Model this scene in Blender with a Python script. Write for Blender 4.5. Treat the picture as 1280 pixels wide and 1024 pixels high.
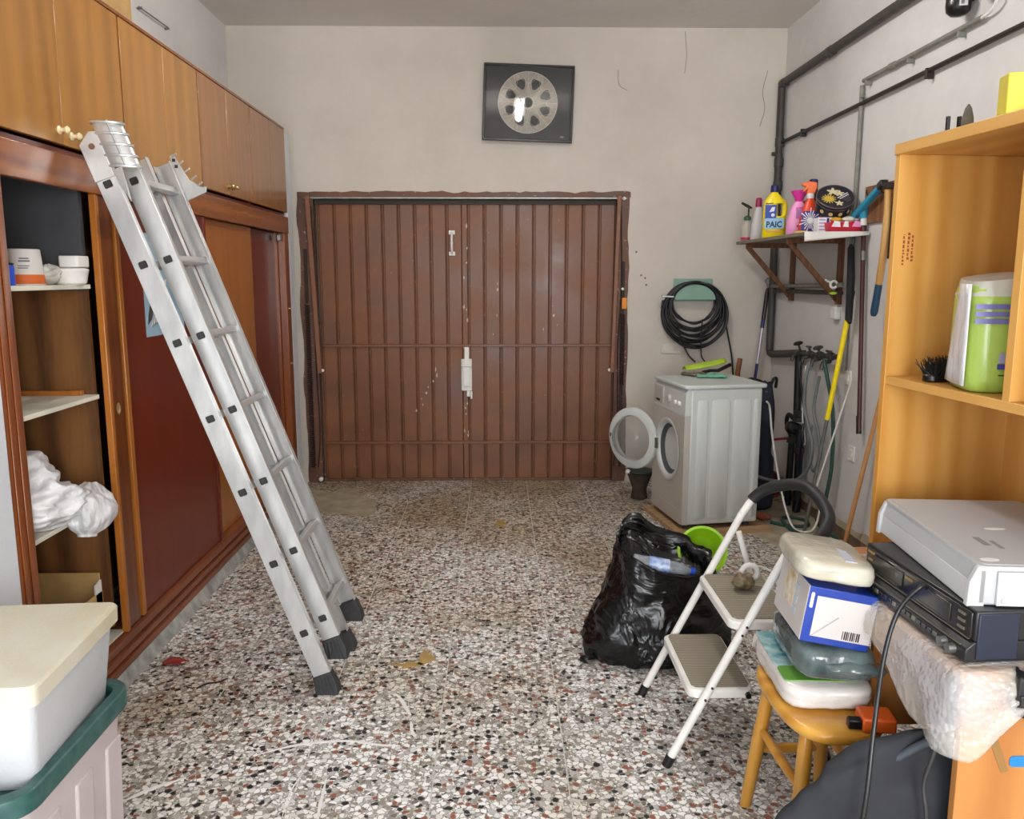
import bpy, bmesh, math, random
from mathutils import Vector, Matrix, noise

random.seed(7)
scene = bpy.context.scene
COL = scene.collection
for o in list(bpy.data.objects):
    bpy.data.objects.remove(o)

# ------------------------------------------------------------------ camera
cam_data = bpy.data.cameras.new('camera')
cam_data.sensor_width = 36.0
cam_data.sensor_fit = 'HORIZONTAL'
cam_data.lens = 36.0 * 1030.0 / 1280.0
cam_data.clip_start = 0.05
camera = bpy.data.objects.new('camera', cam_data)
COL.objects.link(camera)
camera.location = (0, 0, 1.55)
camera.rotation_euler = (math.radians(90 - 9.16), 0, math.radians(-0.988))
scene.camera = camera

# ------------------------------------------------------------------ world and light
world = bpy.data.worlds.new('world')
scene.world = world
world.use_nodes = True
wb = world.node_tree.nodes['Background']
wb.inputs[0].default_value = (0.80, 0.88, 1.0, 1)
wb.inputs[1].default_value = 1.6


def area(name, loc, target, sx, sy, power, col=(1, 1, 1)):
    l = bpy.data.lights.new(name, 'AREA')
    l.shape = 'RECTANGLE'
    l.size, l.size_y, l.energy, l.color = sx, sy, power, col
    o = bpy.data.objects.new(name, l)
    COL.objects.link(o)
    o.location = loc
    d = Vector(target) - Vector(loc)
    o.rotation_euler = d.to_track_quat('-Z', 'Y').to_euler()
    return o


# daylight entering by the window behind the camera; the left one is added fill
area('window_daylight', (0.95, -2.12, 1.75), (0.5, 4.0, 1.2), 1.7, 1.6, 62, (1.0, 0.99, 0.97))
area('left_fill_light', (-1.0, -2.12, 1.15), (-0.6, 4.0, 1.1), 1.0, 2.1, 28, (0.92, 0.97, 1.0))

scene.view_settings.view_transform = 'Standard'
scene.view_settings.look = 'None'
scene.view_settings.gamma = 1
scene.view_settings.use_curve_mapping = False
scene.view_settings.exposure = 0.95


# ------------------------------------------------------------------ helpers
def s2l(c):
    c = c / 255.0
    return c / 12.92 if c <= 0.04045 else ((c + 0.055) / 1.055) ** 2.4


def rgb(r, g, b):
    return (s2l(r), s2l(g), s2l(b), 1.0)


def col4(c):
    return rgb(*c)


MATS = {}


def new_mat(name):
    m = bpy.data.materials.new(name)
    m.use_nodes = True
    nt = m.node_tree
    return m, nt, nt.nodes['Principled BSDF']


def mat(name, c, rough=0.6, metal=0.0, var=0.0, scale=8.0, bump=0.0, bscale=None, spec=None,
        trans=0.0, alpha=1.0, c2=None, coat=0.0, stretch=(1, 1, 1), ior=None, bdist=0.01):
    """plain procedural material: base colour with a noise variation and an optional fine relief"""
    if name in MATS:
        return MATS[name]
    m, nt, b = new_mat(name)
    b.inputs['Base Color'].default_value = col4(c)
    b.inputs['Roughness'].default_value = rough
    b.inputs['Metallic'].default_value = metal
    if spec is not None:
        b.inputs['Specular IOR Level'].default_value = spec
    b.inputs['Transmission Weight'].default_value = trans
    b.inputs['Alpha'].default_value = alpha
    b.inputs['Coat Weight'].default_value = coat
    if ior:
        b.inputs['IOR'].default_value = ior
    if var > 0 or bump > 0:
        tc = nt.nodes.new('ShaderNodeTexCoord')
        mp = nt.nodes.new('ShaderNodeMapping')
        mp.inputs['Scale'].default_value = stretch
        nt.links.new(tc.outputs['Object'], mp.inputs[0])
    if var > 0:
        n = nt.nodes.new('ShaderNodeTexNoise')
        n.inputs['Scale'].default_value = scale
        n.inputs['Detail'].default_value = 6
        nt.links.new(mp.outputs[0], n.inputs['Vector'])
        r = nt.nodes.new('ShaderNodeValToRGB')
        a = col4(c)
        if c2:
            bcol = col4(c2)
        else:
            bcol = tuple(max(0, x * (1 - var)) for x in a[:3]) + (1,)
        r.color_ramp.elements[0].position = 0.36
        r.color_ramp.elements[1].position = 0.66
        r.color_ramp.elements[0].color = bcol
        r.color_ramp.elements[1].color = a
        nt.links.new(n.outputs['Fac'], r.inputs[0])
        nt.links.new(r.outputs[0], b.inputs['Base Color'])
    if bump > 0:
        n2 = nt.nodes.new('ShaderNodeTexNoise')
        n2.inputs['Scale'].default_value = bscale or scale * 4
        n2.inputs['Detail'].default_value = 5
        nt.links.new(mp.outputs[0], n2.inputs['Vector'])
        bp = nt.nodes.new('ShaderNodeBump')
        bp.inputs['Strength'].default_value = bump
        bp.inputs['Distance'].default_value = bdist
        nt.links.new(n2.outputs['Fac'], bp.inputs['Height'])
        nt.links.new(bp.outputs[0], b.inputs['Normal'])
    MATS[name] = m
    return m


def wood(name, dark, light, rough=0.3, axis='z', scale=3.0, coat=0.25, rings=0.5, fine=0.35, knots=False):
    """varnished timber: long streaks along one axis, wavy veneer bands and fine pores"""
    if name in MATS:
        return MATS[name]
    m, nt, b = new_mat(name)
    N, L = nt.nodes.new, nt.links.new
    tc = N('ShaderNodeTexCoord')
    info = N('ShaderNodeObjectInfo')
    off = N('ShaderNodeVectorMath')
    off.operation = 'MULTIPLY_ADD'
    cmb = N('ShaderNodeCombineXYZ')
    for i in range(3):
        L(info.outputs['Random'], cmb.inputs[i])
    L(cmb.outputs[0], off.inputs[0])
    off.inputs[1].default_value = (7.3, 5.1, 3.7)
    L(tc.outputs['Object'], off.inputs[2])
    mp = N('ShaderNodeMapping')
    st = {'x': (0.09, 1, 1), 'y': (1, 0.09, 1), 'z': (1, 1, 0.09)}[axis]
    mp.inputs['Scale'].default_value = st
    L(off.outputs[0], mp.inputs[0])
    n1 = N('ShaderNodeTexNoise')
    n1.inputs['Scale'].default_value = scale * 4
    n1.inputs['Detail'].default_value = 4
    n1.inputs['Distortion'].default_value = 0.6
    L(mp.outputs[0], n1.inputs['Vector'])
    n2 = N('ShaderNodeTexNoise')
    n2.inputs['Scale'].default_value = scale * 45
    n2.inputs['Detail'].default_value = 3
    L(mp.outputs[0], n2.inputs['Vector'])
    w = N('ShaderNodeTexWave')
    w.wave_type = 'RINGS'
    w.rings_direction = 'SPHERICAL'
    w.inputs['Scale'].default_value = scale * 2.2
    w.inputs['Distortion'].default_value = 5.0
    w.inputs['Detail'].default_value = 2
    w.inputs['Detail Scale'].default_value = 1.2
    L(mp.outputs[0], w.inputs['Vector'])
    mx = N('ShaderNodeMix')
    mx.inputs[0].default_value = rings
    L(n1.outputs['Fac'], mx.inputs[2])
    L(w.outputs['Fac'], mx.inputs[3])
    mx2 = N('ShaderNodeMix')
    mx2.inputs[0].default_value = fine
    L(mx.outputs[0], mx2.inputs[2])
    L(n2.outputs['Fac'], mx2.inputs[3])
    r = N('ShaderNodeValToRGB')
    r.color_ramp.elements[0].position = 0.25
    r.color_ramp.elements[1].position = 0.72
    r.color_ramp.elements[0].color = col4(dark)
    r.color_ramp.elements[1].color = col4(light)
    L(mx2.outputs[0], r.inputs[0])
    L(r.outputs[0], b.inputs['Base Color'])
    b.inputs['Roughness'].default_value = rough
    b.inputs['Coat Weight'].default_value = coat
    b.inputs['Coat Roughness'].default_value = 0.18
    bp = N('ShaderNodeBump')
    bp.inputs['Strength'].default_value = 0.06
    bp.inputs['Distance'].default_value = 0.004
    L(n2.outputs['Fac'], bp.inputs['Height'])
    L(bp.outputs[0], b.inputs['Normal'])
    MATS[name] = m
    return m


def cr(pts, n=8, closed=False):
    """Catmull-Rom curve through the points"""
    P = [Vector(p) for p in pts]
    out = []
    m = len(P)
    rng = range(m if closed else m - 1)
    for i in rng:
        if closed:
            p0, p1, p2, p3 = P[(i - 1) % m], P[i], P[(i + 1) % m], P[(i + 2) % m]
        else:
            p1, p2 = P[i], P[i + 1]
            p0 = P[i - 1] if i > 0 else p1 * 2 - p2
            p3 = P[i + 2] if i + 2 < m else p2 * 2 - p1
        for k in range(n):
            t = k / n
            out.append(0.5 * ((2 * p1) + (p2 - p0) * t + (2 * p0 - 5 * p1 + 4 * p2 - p3) * t * t
                              + (3 * p1 - p0 - 3 * p2 + p3) * t ** 3))
    if not closed:
        out.append(P[-1].copy())
    return out


class MB:
    """collects shapes and links them as ONE mesh object"""

    def __init__(s):
        s.v, s.f = [], []

    def add(s, verts, faces, M=None):
        b = len(s.v)
        for p in verts:
            p = Vector(p)
            s.v.append(M @ p if M is not None else p)
        for f in faces:
            s.f.append([b + i for i in f])
        return s

    def box(s, x0, x1, y0, y1, z0, z1, M=None):
        v = [(x0, y0, z0), (x1, y0, z0), (x1, y1, z0), (x0, y1, z0), (x0, y0, z1), (x1, y0, z1), (x1, y1, z1), (x0, y1, z1)]
        return s.hexa(v, M)

    def hexa(s, v, M=None):
        return s.add(v, [(0, 3, 2, 1), (4, 5, 6, 7), (0, 1, 5, 4), (1, 2, 6, 5), (2, 3, 7, 6), (3, 0, 4, 7)], M)

    def tube(s, pts, r, n=8, closed=False, M=None, flat=1.0, up=None):
        P = [Vector(p) for p in pts]
        m = len(P)
        R = r if isinstance(r, (list, tuple)) else [r] * m
        verts, faces = [], []
        prev = None
        for i in range(m):
            if closed:
                t = P[(i + 1) % m] - P[i - 1]
            else:
                t = P[min(i + 1, m - 1)] - P[max(i - 1, 0)]
            if t.length < 1e-9:
                t = Vector((0, 0, 1))
            t.normalize()
            if prev is None:
                u = Vector(up) if up else (Vector((0, 0, 1)) if abs(t.z) < 0.9 else Vector((0, 1, 0)))
            else:
                u = prev
            u = (u - t * u.dot(t))
            if u.length < 1e-6:
                u = t.orthogonal()
            u.normalize()
            w = t.cross(u)
            prev = u
            for k in range(n):
                a = 2 * math.pi * k / n
                verts.append(P[i] + (u * math.cos(a) * flat + w * math.sin(a)) * R[i])
        rng = m if closed else m - 1
        for i in range(rng):
            j = (i + 1) % m
            for k in range(n):
                l = (k + 1) % n
                faces.append((i * n + k, i * n + l, j * n + l, j * n + k))
        if not closed:
            faces.append(tuple(range(n))[::-1])
            faces.append(tuple((m - 1) * n + k for k in range(n)))
        return s.add(verts, faces, M)

    def bar(s, a, b, w, h, up=(0, 0, 1), M=None):
        """rectangular bar from a to b, w across, h along up"""
        a, b = Vector(a), Vector(b)
        t = (b - a).normalized()
        u = Vector(up)
        u = (u - t * u.dot(t)).normalized()
        c = t.cross(u)
        v = []
        for p in (a, b):
            for (i, j) in ((-1, -1), (1, -1), (1, 1), (-1, 1)):
                v.append(p + c * (i * w / 2) + u * (j * h / 2))
        return s.add(v, [(0, 1, 2, 3), (7, 6, 5, 4), (0, 4, 5, 1), (1, 5, 6, 2), (2, 6, 7, 3), (3, 7, 4, 0)], M)

    def lathe(s, prof, n=20, M=None, sx=1.0, sy=1.0):
        verts, faces = [], []
        for (r, z) in prof:
            for k in range(n):
                a = 2 * math.pi * k / n
                verts.append((r * math.cos(a) * sx, r * math.sin(a) * sy, z))
        m = len(prof)
        for i in range(m - 1):
            for k in range(n):
                l = (k + 1) % n
                faces.append((i * n + k, i * n + l, (i + 1) * n + l, (i + 1) * n + k))
        faces.append(tuple(range(n))[::-1])
        faces.append(tuple((m - 1) * n + k for k in range(n)))
        return s.add(verts, faces, M)

    def prism(s, poly, a, b, axis='z', M=None):
        """polygon (list of 2D points) extruded from a to b along an axis"""
        def P(p, t):
            if axis == 'z':
                return (p[0], p[1], t)
            if axis == 'y':
                return (p[0], t, p[1])
            return (t, p[0], p[1])
        n = len(poly)
        v = [P(p, a) for p in poly] + [P(p, b) for p in poly]
        f = [tuple(range(n))[::-1], tuple(range(n, 2 * n))]
        for i in range(n):
            j = (i + 1) % n
            f.append((i, j, n + j, n + i))
        return s.add(v, f, M)

    def rings(s, rings, cap0=True, cap1=True, M=None):
        """loft of closed rings with equal counts"""
        n = len(rings[0])
        v = [p for r in rings for p in r]
        f = []
        for i in range(len(rings) - 1):
            for k in range(n):
                l = (k + 1) % n
                f.append((i * n + k, i * n + l, (i + 1) * n + l, (i + 1) * n + k))
        if cap0:
            f.append(tuple(range(n))[::-1])
        if cap1:
            f.append(tuple((len(rings) - 1) * n + k for k in range(n)))
        return s.add(v, f, M)

    def grid(s, fn, nu, nv, M=None, closed_u=False):
        v = [fn(i / nu, j / nv) for j in range(nv + 1) for i in range(nu + 1)]
        f = []
        for j in range(nv):
            for i in range(nu):
                a = j * (nu + 1) + i
                f.append((a, a + 1, a + nu + 2, a + nu + 1))
        return s.add(v, f, M)

    def build(s, name, material=None, parent=None, bevel=0.0, seg=2, smooth=35, solid=0.0, sub=0, M=None, fix=True):
        me = bpy.data.meshes.new(name)
        me.from_pydata([tuple(p) for p in s.v], [], s.f)
        if fix:
            bm = bmesh.new()
            bm.from_mesh(me)
            bmesh.ops.recalc_face_normals(bm, faces=bm.faces)
            bm.to_mesh(me)
            bm.free()
        me.update()
        if smooth:
            me.shade_smooth()
            if smooth < 180:
                me.set_sharp_from_angle(angle=math.radians(smooth))
        if material:
            me.materials.append(material)
        o = bpy.data.objects.new(name, me)
        COL.objects.link(o)
        if parent:
            o.parent = parent
        if M is not None:
            o.matrix_local = M
        if solid:
            md = o.modifiers.new('solid', 'SOLIDIFY')
            md.thickness = solid
            md.offset = 0
        if sub:
            md = o.modifiers.new('sub', 'SUBSURF')
            md.levels = md.render_levels = sub
        if bevel:
            md = o.modifiers.new('bevel', 'BEVEL')
            md.width = bevel
            md.segments = seg
            md.limit_method = 'ANGLE'
            md.angle_limit = math.radians(40)
        return o


def tag(o, label, cat, group=None):
    o['label'] = label
    o['category'] = cat
    if group:
        o['group'] = group
    return o


def thing(name, label, cat, loc=(0, 0, 0), rotz=0.0, group=None, rot=None):
    o = bpy.data.objects.new(name, None)
    o.empty_display_size = 0.05
    COL.objects.link(o)
    o.location = loc
    o.rotation_euler = rot if rot else (0, 0, math.radians(rotz))
    return tag(o, label, cat, group)


def struct(o):
    o['kind'] = 'structure'
    return o


def T(x, y, z):
    return Matrix.Translation((x, y, z))


def RX(d):
    return Matrix.Rotation(math.radians(d), 4, 'X')


def RY(d):
    return Matrix.Rotation(math.radians(d), 4, 'Y')


def RZ(d):
    return Matrix.Rotation(math.radians(d), 4, 'Z')


def dirM(p, direction, up=(0, 0, 1)):
    """matrix placing local z along a direction at p"""
    return Matrix.Translation(p) @ Vector(direction).to_track_quat('Z', 'Y').to_matrix().to_4x4()


def lettering(string, size, material, parent, M, name='lettering', extrude=0.0004, align='CENTER', xs=1.0, bold=0.0):
    cu = bpy.data.curves.new(name, 'FONT')
    cu.body = string
    cu.size = size
    cu.extrude = extrude
    cu.offset = bold
    cu.align_x = align
    cu.resolution_u = 2
    tmp = bpy.data.objects.new(name + '_tmp', cu)
    COL.objects.link(tmp)
    dg = bpy.context.evaluated_depsgraph_get()
    me = bpy.data.meshes.new_from_object(tmp.evaluated_get(dg))
    bpy.data.objects.remove(tmp)
    bpy.data.curves.remove(cu)
    me.name = name
    me.materials.clear()
    me.materials.append(material)
    o = bpy.data.objects.new(name, me)
    COL.objects.link(o)
    o.parent = parent
    o.matrix_local = M @ Matrix.Diagonal((xs, 1, 1, 1))
    return o


def rrect(x0, x1, y0, y1, r, n=5):
    """rounded rectangle polygon"""
    pts = []
    for (cx, cy, a0) in ((x1 - r, y1 - r, 0), (x0 + r, y1 - r, 90), (x0 + r, y0 + r, 180), (x1 - r, y0 + r, 270)):
        for k in range(n + 1):
            a = math.radians(a0 + 90 * k / n)
            pts.append((cx + r * math.cos(a), cy + r * math.sin(a)))
    return pts


def fbm(p, oct=4):
    return noise.fractal(Vector(p), 1.0, 2.0, oct)

# ------------------------------------------------------------------ surface materials
def plaster(name, c, c2, stain=0.5):
    m, nt, b = new_mat(name)
    N, L = nt.nodes.new, nt.links.new
    g = N('ShaderNodeNewGeometry')
    n = N('ShaderNodeTexNoise')
    n.inputs['Scale'].default_value = 1.6
    n.inputs['Detail'].default_value = 8
    n.inputs['Roughness'].default_value = 0.62
    L(g.outputs['Position'], n.inputs['Vector'])
    r = N('ShaderNodeValToRGB')
    r.color_ramp.elements[0].position = 0.3
    r.color_ramp.elements[1].position = 0.62
    r.color_ramp.elements[0].color = col4(c2)
    r.color_ramp.elements[1].color = col4(c)
    L(n.outputs['Fac'], r.inputs[0])
    L(r.outputs[0], b.inputs['Base Color'])
    b.inputs['Roughness'].default_value = 0.85
    b.inputs['Specular IOR Level'].default_value = 0.2
    n2 = N('ShaderNodeTexNoise')
    n2.inputs['Scale'].default_value = 14
    n2.inputs['Detail'].default_value = 8
    L(g.outputs['Position'], n2.inputs['Vector'])
    bp = N('ShaderNodeBump')
    bp.inputs['Strength'].default_value = 0.22
    bp.inputs['Distance'].default_value = 0.012
    L(n2.outputs['Fac'], bp.inputs['Height'])
    L(bp.outputs[0], b.inputs['Normal'])
    return m


M_WALL = plaster('plaster_warm', (210, 202, 191), (199, 191, 180))
M_WALLR = plaster('plaster_grey', (216, 213, 210), (203, 200, 197))
M_CEIL = plaster('plaster_ceiling', (226, 221, 216), (218, 213, 208))
M_PIER = plaster('plaster_pale', (214, 217, 222), (203, 206, 211))


def terrazzo(name):
    m, nt, b = new_mat(name)
    N, L = nt.nodes.new, nt.links.new
    g = N('ShaderNodeNewGeometry')
    info = N('ShaderNodeObjectInfo')
    cmb = N('ShaderNodeCombineXYZ')
    L(info.outputs['Random'], cmb.inputs[0])
    L(info.outputs['Random'], cmb.inputs[1])
    off = N('ShaderNodeVectorMath')
    off.operation = 'MULTIPLY_ADD'
    L(cmb.outputs[0], off.inputs[0])
    off.inputs[1].default_value = (37.0, 53.0, 0.0)
    L(g.outputs['Position'], off.inputs[2])
    flat = N('ShaderNodeVectorMath')
    flat.operation = 'MULTIPLY'
    flat.inputs[1].default_value = (1, 1, 0)
    L(off.outputs[0], flat.inputs[0])
    # wobble the chip outlines a little
    nz = N('ShaderNodeTexNoise')
    nz.inputs['Scale'].default_value = 60
    L(flat.outputs[0], nz.inputs['Vector'])
    wob = N('ShaderNodeVectorMath')
    wob.operation = 'MULTIPLY_ADD'
    L(nz.outputs['Color'], wob.inputs[0])
    wob.inputs[1].default_value = (0.012, 0.012, 0)
    L(flat.outputs[0], wob.inputs[2])

    def layer(scale, stops, gap):
        v = N('ShaderNodeTexVoronoi')
        v.inputs['Scale'].default_value = scale
        L(wob.outputs[0], v.inputs['Vector'])
        e = N('ShaderNodeTexVoronoi')
        e.feature = 'DISTANCE_TO_EDGE'
        e.inputs['Scale'].default_value = scale
        L(wob.outputs[0], e.inputs['Vector'])
        sep = N('ShaderNodeSeparateColor')
        L(v.outputs['Color'], sep.inputs[0])
        r = N('ShaderNodeValToRGB')
        r.color_ramp.interpolation = 'CONSTANT'
        els = r.color_ramp.elements
        while len(els) < len(stops):
            els.new(0.5)
        for el, (p, c) in zip(els, stops):
            el.position = p
            el.color = col4(c)
        L(sep.outputs[0], r.inputs[0])
        # chips differ in how much of their cell they fill
        thr = N('ShaderNodeMath')
        thr.operation = 'MULTIPLY_ADD'
        L(sep.outputs[1], thr.inputs[0])
        thr.inputs[1].default_value = gap * 2.2
        thr.inputs[2].default_value = gap * 0.4
        ms = N('ShaderNodeMath')
        ms.operation = 'GREATER_THAN'
        L(e.outputs['Distance'], ms.inputs[0])
        L(thr.outputs[0], ms.inputs[1])
        # round the corners of the chips
        rd_ = N('ShaderNodeMath')
        rd_.operation = 'LESS_THAN'
        L(v.outputs['Distance'], rd_.inputs[0])
        rd_.inputs[1].default_value = 0.64
        mm = N('ShaderNodeMath')
        mm.operation = 'MULTIPLY'
        L(ms.outputs[0], mm.inputs[0])
        L(rd_.outputs[0], mm.inputs[1])
        return r, mm

    big, bmask = layer(53, [(0.0, (246, 245, 243)), (0.30, (222, 221, 218)), (0.46, (188, 186, 182)), (0.58, (152, 142, 132)),
                            (0.66, (146, 88, 70)), (0.75, (40, 39, 40)), (0.88, (244, 242, 238)), (0.95, (122, 112, 104))], 0.05)
    small, smask = layer(120, [(0.0, (238, 237, 233)), (0.34, (194, 191, 186)), (0.58, (144, 138, 130)), (0.70, (70, 66, 64)),
                               (0.84, (156, 114, 98)), (0.9, (224, 219, 210))], 0.09)
    m1 = N('ShaderNodeMix')
    m1.data_type = 'RGBA'
    m1.inputs[6].default_value = rgb(158, 154, 147)
    L(smask.outputs[0], m1.inputs[0])
    L(small.outputs[0], m1.inputs[7])
    m2 = N('ShaderNodeMix')
    m2.data_type = 'RGBA'
    L(bmask.outputs[0], m2.inputs[0])
    L(m1.outputs[2], m2.inputs[6])
    L(big.outputs[0], m2.inputs[7])
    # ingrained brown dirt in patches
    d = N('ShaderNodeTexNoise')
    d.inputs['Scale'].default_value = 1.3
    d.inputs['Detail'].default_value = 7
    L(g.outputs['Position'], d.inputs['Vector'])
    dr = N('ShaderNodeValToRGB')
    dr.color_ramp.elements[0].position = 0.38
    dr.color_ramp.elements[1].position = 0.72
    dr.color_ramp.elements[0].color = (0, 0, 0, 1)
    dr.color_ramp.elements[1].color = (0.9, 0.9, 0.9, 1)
    # the brown tint grows stronger with y, towards the garage door
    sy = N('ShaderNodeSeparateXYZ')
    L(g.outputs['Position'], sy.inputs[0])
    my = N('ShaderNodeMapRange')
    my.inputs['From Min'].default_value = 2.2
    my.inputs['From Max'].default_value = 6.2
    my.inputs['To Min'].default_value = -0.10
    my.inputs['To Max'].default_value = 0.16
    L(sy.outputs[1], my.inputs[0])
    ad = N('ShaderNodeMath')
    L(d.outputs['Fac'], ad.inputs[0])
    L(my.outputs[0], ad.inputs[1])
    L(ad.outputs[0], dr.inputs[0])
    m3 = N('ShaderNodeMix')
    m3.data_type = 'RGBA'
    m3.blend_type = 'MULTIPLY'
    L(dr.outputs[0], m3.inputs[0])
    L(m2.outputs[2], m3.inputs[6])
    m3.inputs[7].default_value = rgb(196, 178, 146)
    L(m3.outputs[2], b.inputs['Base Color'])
    b.inputs['Roughness'].default_value = 0.42
    b.inputs['Specular IOR Level'].default_value = 0.35
    return m


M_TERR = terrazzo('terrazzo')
M_GROUT = mat('grout', (216, 212, 204), 0.9, var=0.2, scale=30)
M_CEMENT = mat('cement', (176, 164, 140), 0.95, var=0.25, scale=9, bump=0.4, bscale=60, c2=(150, 138, 116))
M_SMEAR = mat('dried_white_paint', (236, 234, 230), 0.8, var=0.08, scale=30)

# ------------------------------------------------------------------ room shell
XL, XR, YB, YF, ZC = -1.90, 2.06, 6.15, -2.2, 3.285
floor = struct(MB().box(XL - .2, XR + .2, YF - .2, YB + .3, -0.12, -0.0025).build('floor', M_GROUT, smooth=0))
TS, GAP = 0.42, 0.0042
xs = [XL]
x = -0.205 - 4 * TS
while x < XR - 0.02:
    if x > XL + 0.02:
        xs.append(x)
    x += TS
xs.append(XR)
ys = [YF]
y = 2.365 - 10 * TS
while y < YB - 0.02:
    ys.append(y)
    y += TS
ys.append(YB + 0.06)
tile_me = None
for i in range(len(xs) - 1):
    for j in range(len(ys) - 1):
        w, h = xs[i + 1] - xs[i], ys[j + 1] - ys[j]
        full = abs(w - TS) < 1e-3 and abs(h - TS) < 1e-3
        if full and tile_me:
            o = bpy.data.objects.new('tile', tile_me)
            COL.objects.link(o)
            o.parent = floor
        else:
            a, c = w / 2 - GAP / 2, h / 2 - GAP / 2
            e = 0.0012
            mb = MB().rings([[(-a, -c, -.0025), (a, -c, -.0025), (a, c, -.0025), (-a, c, -.0025)],
                             [(-a, -c, -e), (a, -c, -e), (a, c, -e), (-a, c, -e)],
                             [(-a + e, -c + e, 0), (a - e, -c + e, 0), (a - e, c - e, 0), (-a + e, c - e, 0)]])
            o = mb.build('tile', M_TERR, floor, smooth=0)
            if full:
                tile_me = o.data
        o.location = ((xs[i] + xs[i + 1]) / 2, (ys[j] + ys[j + 1]) / 2, 0)


def splat(name, cx, cy, rx, ry, material, seed, th=0.0012, rot=0.0, rough=0.35, n=40, parent=None):
    ring = []
    for k in range(n):
        a = 2 * math.pi * k / n
        q = 1 + rough * 2 * fbm((math.cos(a) * 1.3 + seed * 3.1, math.sin(a) * 1.3, seed * 1.7))
        ring.append((rx * math.cos(a) * q, ry * math.sin(a) * q))
    lo = [(p[0], p[1], 0.0) for p in ring]
    hi = [(p[0] * .96, p[1] * .96, th) for p in ring]
    o = MB().rings([lo, hi]).build(name, material, parent or floor, smooth=0)
    o.location = (cx, cy, 0)
    o.rotation_euler.z = math.radians(rot)
    return o


def smear(pts, w, seed):
    P = cr(pts, 10)
    L, R = [], []
    for i, p in enumerate(P):
        t = (P[min(i + 1, len(P) - 1)] - P[max(i - 1, 0)]).normalized()
        nrm = Vector((-t.y, t.x, 0))
        e = math.sin(math.pi * (i + .3) / len(P)) ** .5
        ww = w * e * (0.6 + 0.8 * abs(fbm((p.x * 14 + seed, p.y * 14, seed))))
        L.append(p + nrm * ww)
        R.append(p - nrm * ww)
    mb = MB()
    n = len(P)
    v = [(q.x, q.y, 0) for q in L] + [(q.x, q.y, 0) for q in R] + [(q.x, q.y, .0012) for q in L] + [(q.x, q.y, .0012) for q in R]
    f = []
    for i in range(n - 1):
        f += [(2 * n + i, 2 * n + i + 1, 3 * n + i + 1, 3 * n + i), (i, i + 1, 2 * n + i + 1, 2 * n + i), (n + i, 3 * n + i, 3 * n + i + 1, n + i + 1)]
    mb.add(v, f)
    return mb.build('paint_smear', M_SMEAR, floor, smooth=0)


smear([(-.80, 2.50, 0), (-.70, 2.55, 0), (-.60, 2.575, 0), (-.50, 2.58, 0), (-.40, 2.555, 0), (-.33, 2.55, 0)], .008, 1)
smear([(-.39, 2.90, 0), (-.365, 2.86, 0), (-.34, 2.80, 0), (-.315, 2.74, 0)], .009, 2)
smear([(-.31, 2.70, 0), (-.30, 2.64, 0), (-.285, 2.60, 0)], .009, 3)
smear([(-1.13, 2.26, 0), (-1.06, 2.33, 0), (-.98, 2.38, 0)], .009, 4)
smear([(-.54, 2.37, 0), (-.535, 2.30, 0), (-.53, 2.22, 0), (-.52, 2.14, 0)], .006, 5)
smear([(-.50, 2.35, 0), (-.47, 2.34, 0), (-.44, 2.37, 0)], .006, 6)
smear([(-.62, 2.40, 0), (-.635, 2.30, 0), (-.63, 2.18, 0)], .003, 7)
splat('cement_patch', -1.13, 5.62, .30, .40, M_CEMENT, 3.3, .003, 8)
splat('cement_patch', 1.78, 5.15, .26, .75, M_CEMENT, 5.1, .003, 0, .2)
M_OCHRE = mat('ochre_stain', (176, 146, 88), 0.8, var=0.2, scale=20)
splat('dried_stain', -.305, 3.19, .035, .075, M_OCHRE, 2.2, .001, -10, .3)
splat('dried_stain', -.36, 3.13, .05, .03, M_OCHRE, 6.2, .001, 0, .4)
splat('dried_stain', .02, 5.05, .03, .07, M_OCHRE, 4.4, .001, 0, .5)

ceiling = struct(MB().box(XL - .2, XR + .2, YF - .2, YB + .3, ZC, ZC + .15).build('ceiling', M_CEIL, smooth=0))
MB().bar((-.95, 5.55, ZC), (.95, 5.53, ZC), .006, .004).build('paint_crack', M_WALL, ceiling, smooth=0)
struct(MB().box(XL - .2, XL, YF - .2, YB + .3, 0, ZC).build('wall_left', M_WALLR, smooth=0))
wall_right = struct(MB().box(XR, XR + .2, YF - .2, YB + .3, 0, ZC).build('wall_right', M_WALLR, smooth=0))
DX0, DX1, DZ = -1.425, 0.955, 2.14
# back wall with the door opening cut out as one clean mesh
wall_back = MB()
for (ax, bx_, az, bz) in ((XL, DX0, 0, DZ), (XL, DX0, DZ, ZC), (DX0, DX1, DZ, ZC), (DX1, XR, 0, DZ), (DX1, XR, DZ, ZC)):
    wall_back.add([(ax, YB, az), (bx_, YB, az), (bx_, YB, bz), (ax, YB, bz)], [(0, 1, 2, 3)])
wall_back.add([(DX0, YB, 0), (DX0, YB + .25, 0), (DX0, YB + .25, DZ), (DX0, YB, DZ)], [(0, 1, 2, 3)])
wall_back.add([(DX1, YB, 0), (DX1, YB + .25, 0), (DX1, YB + .25, DZ), (DX1, YB, DZ)], [(3, 2, 1, 0)])
wall_back.add([(DX0, YB, DZ), (DX0, YB + .25, DZ), (DX1, YB + .25, DZ), (DX1, YB, DZ)], [(0, 1, 2, 3)])
wall_back.add([(XL, YB + .25, 0), (XR, YB + .25, 0), (XR, YB + .25, ZC), (XL, YB + .25, ZC)], [(3, 2, 1, 0)])
wall_back = struct(wall_back.build('wall_back', M_WALL, smooth=0, fix=False))
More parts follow.
